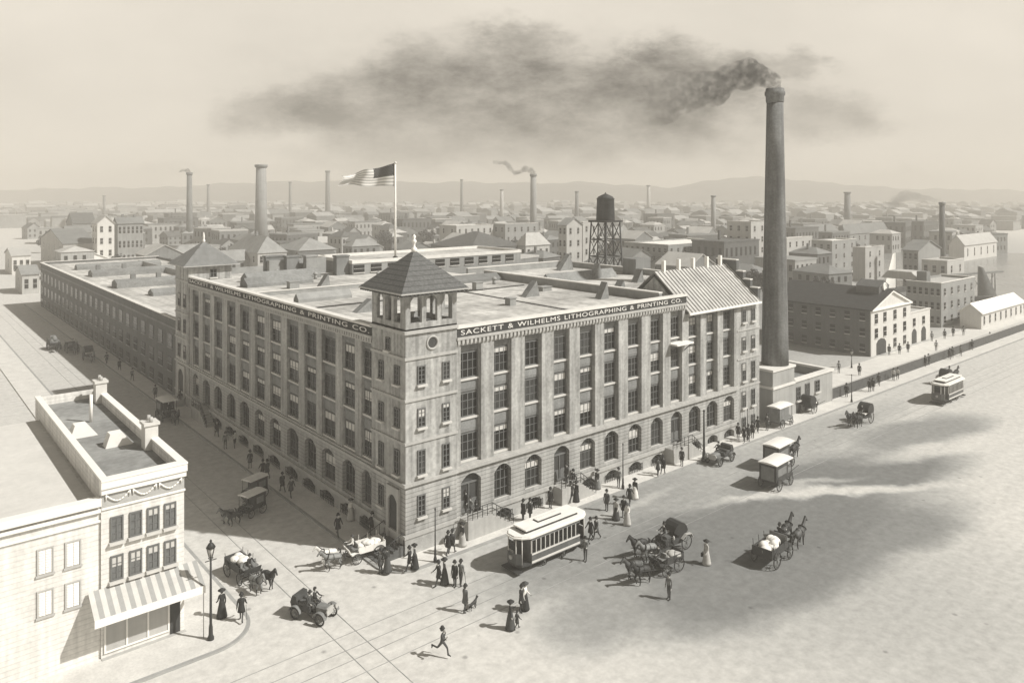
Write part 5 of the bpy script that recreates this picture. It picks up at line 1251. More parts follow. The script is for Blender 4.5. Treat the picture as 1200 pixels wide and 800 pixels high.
def carriage(x, y, rz, label):
    o = thing('carriage', label, 'carriage', (x, y, 0.006), rz, 'carriages in the streets')
    b = MB(); prof = [(-1.25, 1.15), (-1.2, .85), (-.6, .62), (.25, .62), (.35, .95), (.75, .98), (.95, .75), (1.2, .8), (1.25, 1.2), (.8, 1.25), (.3, 1.3), (0, 1.05), (-.5, 1.1), (-.75, 1.4), (-1.2, 1.45)]
    b.prism(prof, 'y', -.62, .62); b.build('body', M_wood, o)
    b = MB(); b.box(-1.0, -.45, -.58, .58, 1.1, 1.28); b.box(.5, 1.0, -.5, .5, 1.26, 1.42); b.build('seat', M_cloth['brown'], o)
    b = MB(); n = 7; rings = []
    for i in range(n):
        a = R(20+150*i/(n-1)); rings.append([(-.55-.85*math.cos(math.pi-a)*-1*0-.8*math.cos(a)*-1 if False else -.55+.85*math.cos(a), s*.66, 1.35+.95*math.sin(a)) for s in (-1, 1)])
    for (a0, a1), (c0, c1) in zip(rings[:-1], rings[1:]):
        for dz in (0, .03): b.poly([tuple(Vector(q)+Vector((0, 0, dz))) for q in (a0, a1, c1, c0)], 0, True)
    for s in (-1, 1):
        for dy in (0, .03): b.poly([(p[0][0], s*(.66-dy), p[0][2]) for p in rings]+[(-1.2, s*(.66-dy), 1.3), (-.2, s*(.66-dy), 1.3)][::1])
    b.build('hood', M_iron, o)
    for s in (1, -1):
        b = MB(); b.prism([(-1.75, .9), (-1.55, 1.25), (-.95, 1.3), (-.5, 1.0), (-.5, 1.04), (-.95, 1.35), (-1.57, 1.3), (-1.79, .92)], 'y', s*.82-.14, s*.82+.14); b.build('mudguard', M_pale, o)
        b = MB(); b.lathe([(.08, 0), (.1, .05), (.1, .25), (.04, .33)], 8, (.4, s*.72)); q = b.build('lamp', M_pale, o); q.location = (0, 0, 1.15)
    wheels(o, ((-1.1, .62), (1.05, .5)), 1.6); shafts(o, 1.25, .75, 2.5, True)
    return o
def gig(x, y, rz, label):
    o = thing('gig', label, 'gig', (x, y, 0.006), rz, 'carriages in the streets')
    b = MB(); b.prism([(-.8, .75), (.6, .7), (.9, 1.0), (.95, 1.3), (.85, 1.3), (.7, .95), (.1, .95), (.1, 1.15), (-.6, 1.15), (-.8, 1.5)], 'y', -.55, .55); b.build('body', M_wood, o)
    b = MB(); n = 9
    arcp = [(-.35+.95*math.cos(R(200-150*i/(n-1))), 1.15+1.15*math.sin(R(max(0, 200-150*i/(n-1)-20)))*1.0) for i in range(n)]
    for (x0, z0), (x1, z1) in zip(arcp[:-1], arcp[1:]):
        b.prism([(x0, z0), (x1, z1), (x1, z1+.04), (x0, z0+.04)], 'y', -.66, .66)
    for s in (-1, 1): b.prism(arcp+[(.1, 1.2)], 'y', s*.64-.015, s*.64+.015)
    b.build('hood', M_iron, o)
    b = MB(); b.box(-.1, .7, -.5, .5, 1.16, 1.3); b.build('seat', M_white, o)
    wheels(o, ((-.45, .7),), 1.45); shafts(o, .7, .85, 2.3, False); return o
def automobile(x, y, rz, label):
    o = thing('automobile', label, 'automobile', (x, y, 0.006), rz, 'automobiles in the streets')
    b = MB(); b.box(-1.5, 1.5, -.45, .45, .52, .64); b.build('chassis', M_iron, o)
    b = MB(); b.prism([(-1.45, .645), (.15, .645), (.2, .95), (-.1, 1.0), (-.15, 1.3), (-.35, 1.32), (-.4, 1.0), (-.95, 1.0), (-1.05, 1.55), (-1.4, 1.6), (-1.6, 1.1)], 'y', -.62, .62); b.build('body', M_wood, o)
    b = MB(); b.prism([(.645, -.36), (1.05, -.36), (1.18, 0), (1.05, .36), (.645, .36)][0:0]+[(-.38, .645), (.38, .645), (.38, 1.05), (.22, 1.16), (-.22, 1.16), (-.38, 1.05)], 'x', .55, 1.45); b.build('bonnet', M_midwood, o)
    b = MB(); b.box(1.452, 1.56, -.36, .36, .6, 1.12); b.build('radiator', M_pale, o)
    b = MB(); b.box(-1.0, -.45, -.55, .55, 1.002, 1.15); b.box(-.35, .12, -.52, .52, .96, 1.08); b.build('seat', M_cloth['brown'], o)
    b = MB(); b.torus((.38, .25, 1.35), (-.75, 0, .66), .2, .022, 14, 5); b.tube((.38, .25, 1.35), (.62, .25, 1.0), .025, n=6); b.build('steering_wheel', M_iron, o)
    for s in (1, -1):
        b = MB(); b.tube((1.58, s*.5, .98), (1.76, s*.5, .98), .1, .14, 12); b.build('headlight', M_pale, o)
        for xc in (-1.05, 1.15):
            b = MB(); pts = [(xc+.55*math.cos(R(a)), .45+.55*math.sin(R(a))) for a in range(10, 180, 20)]
            b.prism(pts+[(xc+.51*math.cos(R(a)), .45+.51*math.sin(R(a))) for a in range(170, 0, -20)], 'y', s*.75-.14, s*.75+.14); b.build('mudguard', M_midwood, o)
            link('wheel', wheel_mesh(.42, 10, .07, 1), o, (xc, s*.75, .43))
    return o
def tram(x, y, rz, label):
    o = thing('tram', label, 'tram', (x, y, 0.01), rz, 'trams on the right street')
    L_, W = 5.0, 2.1
    b = MB(); b.box(-L_/2, L_/2, -W/2, W/2, .62, 1.42); b.box(-L_/2, L_/2, -W/2+.14, W/2-.14, 1.422, 2.5); b.build('body', M_dark, o)
    b = MB()
    for s in (1, -1): b.box(-L_/2, L_/2, s*(W/2+.012)-.012, s*(W/2+.012)+.012, .7, .86); b.box(-L_/2, L_/2, s*(W/2+.012)-.012, s*(W/2+.012)+.012, 1.3, 1.42)
    b.build('side_band', M_cream, o)
    b = MB(); b.box(-L_/2, L_/2, -W/2, W/2, 2.35, 2.6); b.build('letter_board', M_midwood, o)
    n = 11
    for s in (1, -1):
        for i in range(n):
            u = -L_/2+L_*(i+.5)/n
            b = MB(); b.box(u-.17, u+.17, s*(W/2-.06)-.02, s*(W/2-.06)+.02, 1.48, 2.3); b.build('window', M_gl[0], o)
            b = MB(); b.box(u-.235-.03, u-.235+.03, s*(W/2-.04)-.05, s*(W/2-.04)+.05, 1.424, 2.348); b.build('window_post', M_cream, o)
    for e in (1, -1):
        b = MB(); fr = [(e*(L_/2+.003), -W/2), (e*(L_/2+.75), -W/2+.25), (e*(L_/2+1.05), -.45), (e*(L_/2+1.05), .45), (e*(L_/2+.75), W/2-.25), (e*(L_/2+.003), W/2)]
        b.prism(fr, 'z', .55, .72); b.build('platform', M_wood, o)
        b = MB()
        for (p, q) in zip(fr[1:4], fr[2:5]):
            d = Vector((q[0]-p[0], q[1]-p[1], 0)); nn = Vector((d.y, -d.x, 0)).normalized()*.03
            b.prism([p, q, (q[0]-nn.x, q[1]-nn.y), (p[0]-nn.x, p[1]-nn.y)], 'z', .722, 1.5)
        b.build('dash', M_dark, o)
        b = MB()
        for p in fr[1:5]: b.tube((p[0]*.99, p[1]*.97, .72), (p[0]*.99, p[1]*.97, 2.5), .04, n=6)
        b.build('platform_post', M_cream, o)
        b = MB()
        b.prism([(e*(L_/2+.98), -.42), (e*(L_/2+.98), .42), (e*(L_/2+.955), .42), (e*(L_/2+.955), -.42)], 'z', 1.62, 2.3); b.build('windscreen', M_gl[0], o)
        b = MB(); b.tube((e*(L_/2+1.03), 0, 1.15), (e*(L_/2+1.2), 0, 1.15), .13, .16, 12); b.build('headlight', M_pale, o)
        b = MB(); b.box(e*(L_/2+1.0)-.3, e*(L_/2+1.0)+.3, -.9, .9, .2, .3); b.build('fender', M_iron, o)
    b = MB(); half = [(L_/2+.25, W/2+.14), (L_/2+.85, W/2-.2), (L_/2+1.2, .4)]
    pl = [(-a, -c) for a, c in half]+[(-a, c) for a, c in half[::-1]]+half+[(a, -c) for a, c in half[::-1]]
    pl = [(-a, -c) for a, c in half[::-1]][::1]; pl = half+[(a, -c) for a, c in half[::-1]]+[(-a, -c) for a, c in half]+[(-a, c) for a, c in half[::-1]]
    b.prism(pl, 'z', 2.602, 2.7); pl2 = [(a*.97, c*.9) for a, c in pl]; b.prism(pl2, 'z', 2.702, 2.78); b.build('roof', M_canvas, o)
    b = MB(); b.box(-L_/2-.15, L_/2+.15, -.62, .62, 2.782, 3.0); b.build('clerestory', M_wood, o)
    b = MB(); b.box(-L_/2-.3, L_/2+.3, -.74, .74, 3.002, 3.09); b.build('clerestory_roof', M_canvas, o)
    b = MB(); b.box(-1.2, 1.2, -.3, .3, 3.092, 3.16); b.build('trolley_base', M_iron, o); b = MB(); b.box(-1.15, 1.15, -.22, .22, 3.162, 3.2); b.build('trolley_board', M_canvas, o)
    b = MB(); b.box(-1.6, 1.6, -.72, .72, .3, .615); b.build('truck', M_iron, o)
    for xx in (-1.0, 1.0):
        for s in (1, -1): link('wheel', wheel_mesh(.4, 6), o, (xx, s*.75, .4))
    return o
PX, NX, PY_, NY = 0.0, math.pi, math.pi/2, -math.pi/2
tram(8.15, -7.15, PX, 'near pale-roofed electric tram on the rails before the factory corner')
tram(79.2, -9.75, PX, 'far pale-roofed tram down the street at the right')
MARK = [0]
def mark(): MARK[0] = len(C.objects)
def shrink(k):
    """scale the last team about the point where its vehicle stands"""
    new = [o for o in list(C.objects)[MARK[0]:] if o.parent is None]; c = new[0].location.copy()
    for o in new:
        o.location = (c.x+(o.location.x-c.x)*k, c.y+(o.location.y-c.y)*k, o.location.z*k); o.scale = o.scale*k
def rig(px, py, rz, fn, ahead, hides, labels, pair=True, gap=.55, **k):
    x, y = at(px, py); v = fn(x, y, rz, **k)
    for i, h in enumerate(hides):
        dy = (i-.5)*2*gap if len(hides) > 1 else 0
        hx, hy = offset(x, y, rz, ahead, dy); horse(hx, hy, rz, h, labels[i], i % 2)
    return x, y
# two-horse sack wagon by the tall lamp, and its load
mark()
rz = NY+.12
x, y = rig(284, 676, rz, lambda x, y, r: dray(x, y, r, 'two-horse wagon heaped with a pale load beside the tall lamp post'), 3.3, ('grey', 'black'), ('grey horse of the pair pulling the pale-loaded wagon', 'dark horse of the pair pulling the pale-loaded wagon'))
load(*offset(x, y, rz, -.35, 0), rz, 'pale heap of sacks on the wagon beside the tall lamp post', M_canvas, seed=3); driver(x, y, rz, 1.25, 0, 1.42, 'driver on the pale-loaded wagon')
shrink(0.84)
x, y = rig(905, 656, PX+.1, lambda x, y, r: dray(x, y, r, 'two-horse wagon with stakes and a white load in the dark square'), 3.5, ('bay', 'black'), ('bay horse of the pair pulling the staked wagon', 'black horse of the pair pulling the staked wagon'))
load(*offset(x, y, .1, -.45, 0), .1, 'white bundles on the staked wagon in the dark square', M_canvas, seed=5); driver(x, y, .1, 1.25, 0, 1.42, 'driver on the staked wagon')
# white cart at the factory corner
mark()
x, y = rig(428, 653, NX-.1, lambda x, y, r: dray(x, y, r, 'white two-horse delivery cart at the factory corner kerb', body_m=M_white), 3.3, ('white', 'grey'), ('white horse of the pair at the factory corner', 'grey horse of the pair at the factory corner'))
load(*offset(x, y, NX-.1, -.4, 0), NX-.1, 'white boxes and bundles on the white cart', M_white, seed=8, h=.6); driver(x, y, NX-.1, 1.25, 0, 1.42, 'driver in white on the white cart', 'white')
shrink(0.82)
# coach pair on the left street
rz = NX+.35
mark()
x, y = at(296, 602); van(x, y, rz, 'near one of two pale-roofed coaches on the left street', L_=2.5)
horse(*offset(x, y, rz, 3.0, -.5), rz, 'grey', 'grey horse of the near pale-roofed coach'); horse(*offset(x, y, rz, 3.0, .55), rz, 'bay', 'bay horse of the near pale-roofed coach', 1)
driver(x, y, rz, .7, 0, 1.33, 'driver of the near pale-roofed coach')
shrink(.76)
mark()
x, y = at(299, 583); van(x, y, rz, 'far one of two pale-roofed coaches on the left street', L_=2.5, sh=False)
shrink(.76)
# van pair on the tram street
rz = PX+.08
x, y = at(909, 569); van(x, y, rz, 'near dark van with a white roof on the tram street', L_=3.2, W=1.7)
x, y = at(912, 547); van(x, y, rz, 'far dark van with a white roof, half behind the near one', L_=3.2, W=1.7)
horse(*offset(x, y, rz, 3.6, 0), rz, 'black', 'black horse drawing the far white-roofed van'); driver(x, y, rz, 1.05, 0, 1.33, 'driver of the far white-roofed van')
# landau and wagon in the square
rz = NX-.1
mark()
x, y = at(786, 643); carriage(x, y, rz, 'black-hooded carriage with pale mudguards in the square')
horse(*offset(x, y, rz, 3.1, -.5), rz, 'black', 'black horse on the far side of the hooded carriage team'); horse(*offset(x, y, rz, 3.1, .55), rz, 'grey', 'grey horse on the near side of the hooded carriage team', 1)
driver(x, y, rz, .78, 0, 1.44, 'coachman of the hooded carriage', hat='top_hat')
shrink(0.92)
mark()
x, y = at(781, 668); dray(x, y, rz, 'low two-horse wagon just below the hooded carriage', L_=2.6, W=1.4)
horse(*offset(x, y, rz, 3.2, -.5), rz, 'bay', 'bay horse of the low wagon below the hooded carriage'); horse(*offset(x, y, rz, 3.2, .5), rz, 'black', 'black horse of the low wagon below the hooded carriage', 1)
load(*offset(x, y, rz, -.3, 0), rz, 'small pale load on the low wagon below the hooded carriage', M_pale, L_=1.6, seed=12, h=.5)
driver(x, y, rz, .9, 0, 1.42, 'driver of the low wagon below the hooded carriage', 'charcoal')
shrink(0.88)
# automobiles
rz = NY+.45
mark()
x, y = at(367, 723); automobile(x, y, rz, 'open dark automobile with two riders on the pale crossing'); driver(x, y, rz, -.1, .28, 1.06, 'motorist at the wheel of the open automobile', hat='cap'); driver(x, y, rz, -.1, -.28, 1.06, 'passenger beside the motorist of the open automobile', 'charcoal', 'seat2')
shrink(0.9)
x, y = at(844, 541); automobile(x, y, NX+.05, 'dark open automobile at the kerb of the annex'); driver(x, y, NX+.05, -.1, -.25, 1.06, 'driver of the automobile at the kerb of the annex', hat='cap')
# gig, and the carriage behind the far tram
rz = NX
x, y = at(1012, 495); gig(x, y, rz, 'round-hooded gig on the tram street beyond the vans'); horse(*offset(x, y, rz, 2.5, -.3), rz, 'bay', 'bay horse of the round-hooded gig'); horse(*offset(x, y, rz, 2.5, .5), rz, 'black', 'black horse of the round-hooded gig', 1); driver(x, y, rz, .3, 0, 1.31, 'driver of the round-hooded gig')
x, y = at(1110, 450); carriage(x, y, PX, 'dark carriage passing behind the far tram'); horse(*offset(x, y, 0, 3.0, 0), 0, 'black', 'black horse of the carriage behind the far tram'); driver(x, y, 0, .78, 0, 1.44, 'coachman of the carriage behind the far tram', hat='top_hat')
# parked van by the chimney and the cart by the boiler house
x, y = at(914, 499); van(x, y, PX+.05, 'pale-roofed van parked on the pavement by the chimney foot', L_=3.0, sh=False, body_m=M_midwood)
x, y = at(950, 483); gig(x, y, PX, 'small cart before the boiler house hatch')
# left street traffic
rz = NY+.05
x, y = at(195, 491); van(x, y, rz, 'dark van heading down the left street by the stair tower', L_=2.6); horse(*offset(x, y, rz, 3.0, 0), rz, 'bay', 'bay horse of the dark van by the stair tower'); driver(x, y, rz, .7, 0, 1.33, 'driver of the dark van by the stair tower')
x, y = at(63, 409); dray(x, y, NY, 'high-loaded wagon, first in the far train up the left street'); horse(*offset(x, y, NY, 3.3, 0), NY, 'black', 'black horse of the first wagon far up the left street'); load(x, y, NY, 'dark high load on the wagon far up the left street', M_midwood, seed=15, h=1.6)
x, y = at(84, 412); dray(x, y, NY, 'second wagon of the far train up the left street'); horse(*offset(x, y, NY, 3.3, 0), NY, 'bay', 'bay horse of the second wagon far up the left street'); driver(x, y, NY, 1.25, 0, 1.42, 'driver of the second wagon far up the left street')
x, y = at(104, 422); gig(x, y, NY, 'gig leading the far train of wagons on the left street'); horse(*offset(x, y, NY, 2.5, 0), NY, 'grey', 'grey horse of the leading gig on the left street')
# dog by the tram rails
x, y = at(554, 714); V = [((0, 0, .42), (.1, .11)), ((.25, 0, .43), (.1, .12)), ((-.22, 0, .42), (.085, .09)), ((.42, 0, .6), .06), ((.5, 0, .66), .065), ((.64, 0, .62), .04), ((-.42, 0, .55), .02), ((.47, .05, .76), .02), ((.47, -.05, .76), .02)]
E_ = [(0, 1, 0), (0, 2, 0), (1, 3, 0), (3, 4, 0), (4, 5, 0), (2, 6, 0), (4, 7, 0), (4, 8, 0)]
for s in (1, -1):
    i = len(V); V += [((.27, s*.07, .25), .04), ((.27+.06*s, s*.07, .03), .025), ((-.24, s*.07, .27), .05), ((-.32, s*.07, .16), .025), ((-.27-.05*s, s*.07, .03), .025)]; E_ += [(1, i, 0), (i, i+1, 0), (2, i+2, 0), (i+2, i+3, 0), (i+3, i+4, 0)]
o = link('dog', skinned('dog', V, E_, [M_hide['black']]), None, (x, y, .004), .3); tag(o, 'small dark dog beside the man on the tram rails', 'dog')
# ---- lamps and poles
def lamp(px, py, hgt, label, lantern=True, thick=.07, name='street_lamp', z=0.0):
    x, y = at(px, py); o = thing(name, label, 'street lamp' if lantern else 'pole', (x, y, z))
    b = MB(); b.lathe([(thick*2.4, 0), (thick*2.4, .25), (thick*1.6, .4), (thick*1.4, .9), (thick, 1.1), (thick*.7, hgt-.9 if lantern else hgt)], 12); b.build('post', M_iron, o)
    if lantern:
        b = MB(); b.tube((-.35, 0, hgt-1.15), (.35, 0, hgt-1.15), .03, n=6); b.torus((0, 0, hgt-1.0), (0, 0, 1), .13, .03, 12, 5); b.build('ladder_bar', M_iron, o)
        b = MB(); b.lathe([(.12, hgt-.9), (.24, hgt-.35)], 6); b.build('lantern', mat('lantern_glass', .45, rough=.2), o)
        b = MB(); b.lathe([(.3, hgt-.348), (.16, hgt-.12), (.05, hgt-.02), (.09, hgt+.06), (.02, hgt+.16)], 8)
        for k in range(6): b.tube((.125*math.cos(k*math.pi/3), .125*math.sin(k*math.pi/3), hgt-.9), (.25*math.cos(k*math.pi/3), .25*math.sin(k*math.pi/3), hgt-.35), .018, n=4)
        b.build('lantern_top', M_iron, o)
    else:
        b = MB(); b.lathe([(thick*.9, hgt), (thick*1.3, hgt+.08), (.02, hgt+.22)], 8); b.build('finial', M_iron, o)
    return o
lamp(247, 751, 6.2, 'tall dark gas lamp with a lantern on the kerb by the white corner shop', thick=.085)
lamp(510, 660, 3.9, 'plain dark post on the pavement by the factory corner', False, .055, 'pole', .12)
lamp(730, 574, 4.1, 'thin dark pole at the kerb midway along the factory front', False, .06, 'pole', .12)
lamp(825, 541, 5.1, 'stout grey post with a finial before the annex', False, .12, 'pole', .12)
lamp(876, 516, 3.3, 'thin pole among the waiting men at the end of the annex', False, .05, 'pole', .12)
lamp(998, 472, 3.5, 'slim post at the kerb before the board fence', False, .055, 'pole', .12)
lamp(998, 431, 3.0, 'lamp standing alone in the yard behind the board fence', True, .06)
# ------------------------------------------------------------------ smoke (real volumes leaving the stacks)
def smoke_mat(name, dens, col, scale, lo=.42, hi=.62, fade=None):
    m = bpy.data.materials.new(name); m.use_nodes = True; nt = m.node_tree; nt.nodes.remove(nt.nodes['Principled BSDF'])
    v = nt.nodes.new('ShaderNodeVolumePrincipled'); v.inputs['Color'].default_value = (col, col*.985, col*.93, 1); v.inputs['Anisotropy'].default_value = .1
    tc = nt.nodes.new('ShaderNodeTexCoord'); n = nt.nodes.new('ShaderNodeTexNoise'); n.inputs['Scale'].default_value = scale; n.inputs['Detail'].default_value = 4; n.inputs['Roughness'].default_value = .6
    nt.links.new(tc.outputs['Object'], n.inputs['Vector'])
    mr = nt.nodes.new('ShaderNodeMapRange'); mr.inputs['From Min'].default_value = lo; mr.inputs['From Max'].default_value = hi; mr.inputs['To Max'].default_value = dens
    nt.links.new(n.outputs['Fac'], mr.inputs['Value']); dsock = mr.outputs['Result']
    if fade:      # the plume thins as it drifts away from the stack
        d = nt.nodes.new('ShaderNodeVectorMath'); d.operation = 'DOT_PRODUCT'; d.inputs[1].default_value = (-cs, sn, 0); nt.links.new(tc.outputs['Object'], d.inputs[0])
        fr = nt.nodes.new('ShaderNodeMapRange'); fr.inputs['From Min'].default_value = fade[0]; fr.inputs['From Max'].default_value = fade[1]; fr.inputs['To Min'].default_value = 1; fr.inputs['To Max'].default_value = .04; nt.links.new(d.outputs['Value'], fr.inputs['Value'])
        pw = nt.nodes.new('ShaderNodeMath'); pw.operation = 'POWER'; pw.inputs[1].default_value = 1.6; nt.links.new(fr.outputs['Result'], pw.inputs[0])
        mu = nt.nodes.new('ShaderNodeMath'); mu.operation = 'MULTIPLY'; nt.links.new(dsock, mu.inputs[0]); nt.links.new(pw.outputs[0], mu.inputs[1]); dsock = mu.outputs[0]
    nt.links.new(dsock, v.inputs['Density'])
    nt.links.new(v.outputs['Volume'], nt.nodes['Material Output'].inputs['Volume'])
    m.cycles.homogeneous_volume = False; m.cycles.volume_step_rate = 1.0
    return m
def plume(label, x, y, z, path, mt, seed, vox):
    """path: (metres to the left, metres up, metres back, radius)"""
    rr = random.Random(seed); bm = bmesh.new()
    pts = []
    for (a, c) in zip(path[:-1], path[1:]):
        for k in range(4): t = k/4; pts.append([a[i]+(c[i]-a[i])*t for i in range(4)])
    pts.append(list(path[-1]))
    for lx, uz, bk, r in pts:
        for q in range(2):
            j = .35*r if q else 0
            p = Vector((-cs*lx+sn*bk, sn*lx+cs*bk, uz))+Vector((rr.uniform(-j, j), rr.uniform(-j, j), rr.uniform(-j, j)*1.2))
            bmesh.ops.create_icosphere(bm, subdivisions=2, radius=r*rr.uniform(.75, 1.05), matrix=Matrix.Translation(p))
    me = bpy.data.meshes.new('smoke'); bm.to_mesh(me); bm.free()
    o = bpy.data.objects.new('tmp', me); C.objects.link(o)
    md = o.modifiers.new('r', 'REMESH'); md.mode = 'VOXEL'; md.voxel_size = vox
    bpy.context.view_layer.update()
    out = bpy.data.meshes.new_from_object(o.evaluated_get(bpy.context.evaluated_depsgraph_get())); bpy.data.objects.remove(o); bpy.data.meshes.remove(me)
    out.name = 'smoke'; out.materials.clear(); out.materials.append(mt)
    s = link('smoke', out, None, (x, y, z)); return tag(s, label, 'smoke', None, 'stuff')
plume('dark smoke rolling left from the great chimney', 55.5, 1.75, 40.8,
      [(0, 0, 0, .8), (.3, .9, 0, 1.05), (1.5, 1.9, .2, 1.3), (3.4, 2.2, .6, 1.6), (5.6, 1.4, 1.0, 1.8), (7.6, .2, 1.6, 2.1), (10, -.4, 2.2, 2.6), (13, -.4, 3, 3.0), (17, -.6, 4.5, 3.3), (21, -.4, 6, 3.2)], smoke_mat('soot_smoke', 1.9, .13, 1.1, .40, .75, fade=(1, 17)), 4, .3)
k = S1[3]/FPX; plume('thin dark smoke trailing left from the slender chimney at the left', S1[0], S1[1], S1[2], [(0, 0, 0, 2.0*k), (2*k, 2.5*k, 0, 2.2*k), (7*k, 3*k, 0, 1.8*k), (12*k, .5*k, 0, 1.2*k)], smoke_mat('thin_smoke_a', .9, .35, .5, .3, .6), 5, .35)
k = S2[3]/FPX; plume('curl of smoke over the mill chimney near the middle', S2[0], S2[1], S2[2], [(0, 0, 0, 3.2*k), (2*k, 4*k, 0, 3.6*k), (9*k, 6.5*k, 0, 3.4*k), (16*k, 3*k, 0, 3*k), (22*k, 1*k, 0, 2.6*k), (29*k, 9*k, 0, 3*k), (33*k, 13*k, 0, 2.6*k), (46*k, 14*k, 0, 2.4*k)], smoke_mat('thin_smoke_b', .7, .42, .35, .3, .6), 6, .4)
k = S3[3]/FPX; plume('broad grey smoke drifting left from the far-right chimney', S3[0], S3[1], S3[2], [(0, 0, 0, 2.2*k), (4*k, 2*k, 0, 2.8*k), (14*k, 4*k, 3, 4.5*k), (26*k, 8*k, 6, 6.5*k), (38*k, 2*k, 8, 6.5*k), (48*k, -6*k, 9, 6*k)], smoke_mat('thin_smoke_c', .30, .4, .3, .3, .62), 7, .4)
# ------------------------------------------------------------------ air
hz = MB(); hz.box(-2600, 2600, -2600, 2600, -1.0, 82.0)
hm = bpy.data.materials.new('pale_air'); hm.use_nodes = True; nt = hm.node_tree; nt.nodes.remove(nt.nodes['Principled BSDF'])
v = nt.nodes.new('ShaderNodeVolumePrincipled'); v.inputs['Color'].default_value = HAZE_COL; v.inputs['Density'].default_value = HAZE_D; v.inputs['Anisotropy'].default_value = 0.0
nt.links.new(v.outputs['Volume'], nt.nodes['Material Output'].inputs['Volume'])
hm.cycles.homogeneous_volume = True
o = hz.build('haze', hm); tag(o, 'pale smoky air over the city', 'haze', None, 'stuff')
# ------------------------------------------------------------------ sky and sun
w = bpy.data.worlds.new('World'); sc.world = w; w.use_nodes = True; nt = w.node_tree; L = nt.links.new
bg = nt.nodes['Background']; bg.inputs['Strength'].default_value = SKY_S
sky = nt.nodes.new('ShaderNodeTexSky'); sky.sky_type = 'NISHITA'; sky.sun_disc = False; sky.sun_elevation = R(SUN_EL); sky.sun_rotation = R(144); sky.air_density = 1.0; sky.dust_density = 3.0; sky.ozone_density = 1.0
bw = nt.nodes.new('ShaderNodeRGBToBW'); L(sky.outputs[0], bw.inputs[0])
tc = nt.nodes.new('ShaderNodeTexCoord'); N_ = nt.nodes.new
def dot(vec):
    d = N_('ShaderNodeVectorMath'); d.operation = 'DOT_PRODUCT'; d.inputs[1].default_value = vec; L(tc.outputs['Generated'], d.inputs[0]); return d.outputs['Value']
def op(o_, a, c=None, clamp=False):
    q = N_('ShaderNodeMath'); q.operation = o_; q.use_clamp = clamp
    for i, x_ in ((0, a), (1, c)):
        if x_ is None: continue
        if isinstance(x_, (int, float)): q.inputs[i].default_value = x_
        else: L(x_, q.inputs[i])
    return q.outputs[0]
zz = dot((0, 0, 1)); fwd = dot((sn, cs, 0)); rgt = dot((cs, -sn, 0))
# milky lower sky over the clear dome
mr = N_('ShaderNodeMapRange'); mr.interpolation_type = 'SMOOTHSTEP'; mr.inputs['From Min'].default_value = .26; mr.inputs['From Max'].default_value = .6; mr.inputs['To Min'].default_value = 1; mr.inputs['To Max'].default_value = 0; L(zz, mr.inputs['Value'])
milk = mr.outputs['Result']
dome = op('MULTIPLY', bw.outputs[0], DOME_S)
val = op('ADD', op('MULTIPLY', milk, MILK/SKY_S), op('MULTIPLY', dome, op('SUBTRACT', 1.0, milk)))
# smoke-clouds standing over the city, by bearing and height above the horizon
f_ = op('MAXIMUM', fwd, .05); uu = op('DIVIDE', rgt, f_); vv = op('DIVIDE', zz, f_)
cv = N_('ShaderNodeCombineXYZ'); L(uu, cv.inputs[0]); L(vv, cv.inputs[1])
wn = N_('ShaderNodeTexNoise'); wn.inputs['Scale'].default_value = 14; wn.inputs['Detail'].default_value = 8; wn.inputs['Roughness'].default_value = .68
st2 = N_('ShaderNodeVectorMath'); st2.operation = 'MULTIPLY'; st2.inputs[1].default_value = (.6, 1.15, 1); L(cv.outputs[0], st2.inputs[0]); L(st2.outputs[0], wn.inputs['Vector'])
so = N_('ShaderNodeVectorMath'); so.operation = 'SUBTRACT'; so.inputs[1].default_value = (.5, .5, .5); L(wn.outputs['Color'], so.inputs[0])
sm = N_('ShaderNodeVectorMath'); sm.operation = 'MULTIPLY'; sm.inputs[1].default_value = (.17, .09, 0); L(so.outputs[0], sm.inputs[0])
cw = N_('ShaderNodeVectorMath'); cw.operation = 'ADD'; L(cv.outputs[0], cw.inputs[0]); L(sm.outputs[0], cw.inputs[1])
cl = None
for px, py, rx, ry, s in CLOUDS:
    mp = N_('ShaderNodeMapping'); mp.vector_type = 'TEXTURE'; mp.inputs['Location'].default_value = ((px-600)/887, (225-py)/887, 0); mp.inputs['Scale'].default_value = (rx/887, ry/887, 1); L(cw.outputs[0], mp.inputs['Vector'])
    ln = N_('ShaderNodeVectorMath'); ln.operation = 'LENGTH'; L(mp.outputs[0], ln.inputs[0])
    m2 = N_('ShaderNodeMapRange'); m2.interpolation_type = 'SMOOTHSTEP'; m2.inputs['From Min'].default_value = .4; m2.inputs['From Max'].default_value = 1.12; m2.inputs['To Min'].default_value = s; m2.inputs['To Max'].default_value = 0; L(ln.outputs['Value'], m2.inputs['Value'])
    cl = m2.outputs['Result'] if cl is None else op('SUBTRACT', op('ADD', cl, m2.outputs['Result']), op('MULTIPLY', cl, m2.outputs['Result']))
dn = N_('ShaderNodeTexNoise'); dn.inputs['Scale'].default_value = 15; dn.inputs['Detail'].default_value = 9; dn.inputs['Roughness'].default_value = .66; L(st2.outputs[0], dn.inputs['Vector'])
dm = N_('ShaderNodeMapRange'); dm.inputs['From Min'].default_value = .3; dm.inputs['From Max'].default_value = .62; dm.inputs['To Min'].default_value = .42; dm.inputs['To Max'].default_value = 1.0; L(dn.outputs['Fac'], dm.inputs['Value'])
ahead = op('GREATER_THAN', fwd, .06)
cl = op('MULTIPLY', op('MULTIPLY', cl, dm.outputs['Result']), ahead)
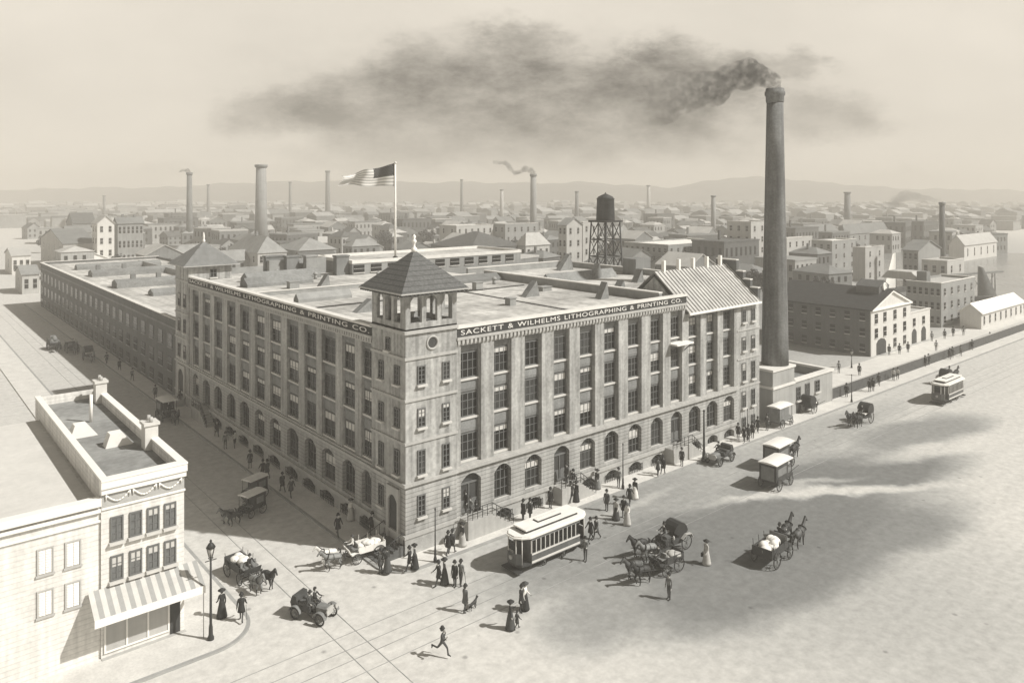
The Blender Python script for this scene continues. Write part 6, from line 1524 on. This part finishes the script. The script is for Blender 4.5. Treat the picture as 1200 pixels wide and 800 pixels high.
# faint mottling of the whole sky
bn = N_('ShaderNodeTexNoise'); bn.inputs['Scale'].default_value = 6; bn.inputs['Detail'].default_value = 8; L(st2.outputs[0], bn.inputs['Vector'])
bmr = N_('ShaderNodeMapRange'); bmr.inputs['From Min'].default_value = .3; bmr.inputs['From Max'].default_value = .7; bmr.inputs['To Min'].default_value = .93; bmr.inputs['To Max'].default_value = 1.06; L(bn.outputs['Fac'], bmr.inputs['Value'])
val = op('MULTIPLY', val, bmr.outputs['Result'])
lit = op('MULTIPLY', val, op('SUBTRACT', 1.0, op('MULTIPLY', cl, CLOUD_K)))
cx_ = N_('ShaderNodeVectorMath'); cx_.operation = 'SCALE'; cx_.inputs[0].default_value = SKY_TINT; L(lit, cx_.inputs['Scale']); L(cx_.outputs['Vector'], bg.inputs['Color'])
sun = bpy.data.lights.new('sun', 'SUN'); sun.energy = SUN_E; sun.angle = R(1.0); sun.color = (1.0, .972, .92)
so_ = bpy.data.objects.new('sun', sun); C.objects.link(so_)
hx, hy = .603, -.836; n_ = math.hypot(hx, hy); el = R(SUN_EL)
to_sun = Vector((hx/n_*math.cos(el), hy/n_*math.cos(el), math.sin(el)))
so_.rotation_euler = to_sun.to_track_quat('Z', 'Y').to_euler()
# ------------------------------------------------------------------ camera (a view camera with falling front: level back, lens shifted down)
cam = bpy.data.cameras.new('camera'); co = bpy.data.objects.new('camera', cam); C.objects.link(co)
co.location = (CAM[0], CAM[1], HC); co.rotation_euler = (math.pi/2, 0, -math.atan2(sn, cs))
cam.sensor_fit = 'HORIZONTAL'; cam.sensor_width = 36; cam.lens = 36*FPX/1200; cam.shift_x = 0; cam.shift_y = -(400-YH)/1200
cam.clip_start = .5; cam.clip_end = 8000; sc.camera = co
sc.render.engine = 'CYCLES'
cy = sc.cycles; cy.use_denoising = True; cy.max_bounces = 6; cy.diffuse_bounces = 3; cy.glossy_bounces = 2; cy.transmission_bounces = 2; cy.volume_bounces = VOL_B; cy.volume_max_steps = 128; cy.volume_step_rate = 1.0; cy.caustics_reflective = False; cy.caustics_refractive = False
try: cy.denoiser = 'OPENIMAGEDENOISE'
except Exception: pass
vs = sc.view_settings; vs.view_transform = 'Standard'; vs.look = 'None'; vs.exposure = EXPO; vs.gamma = 1; vs.use_curve_mapping = False
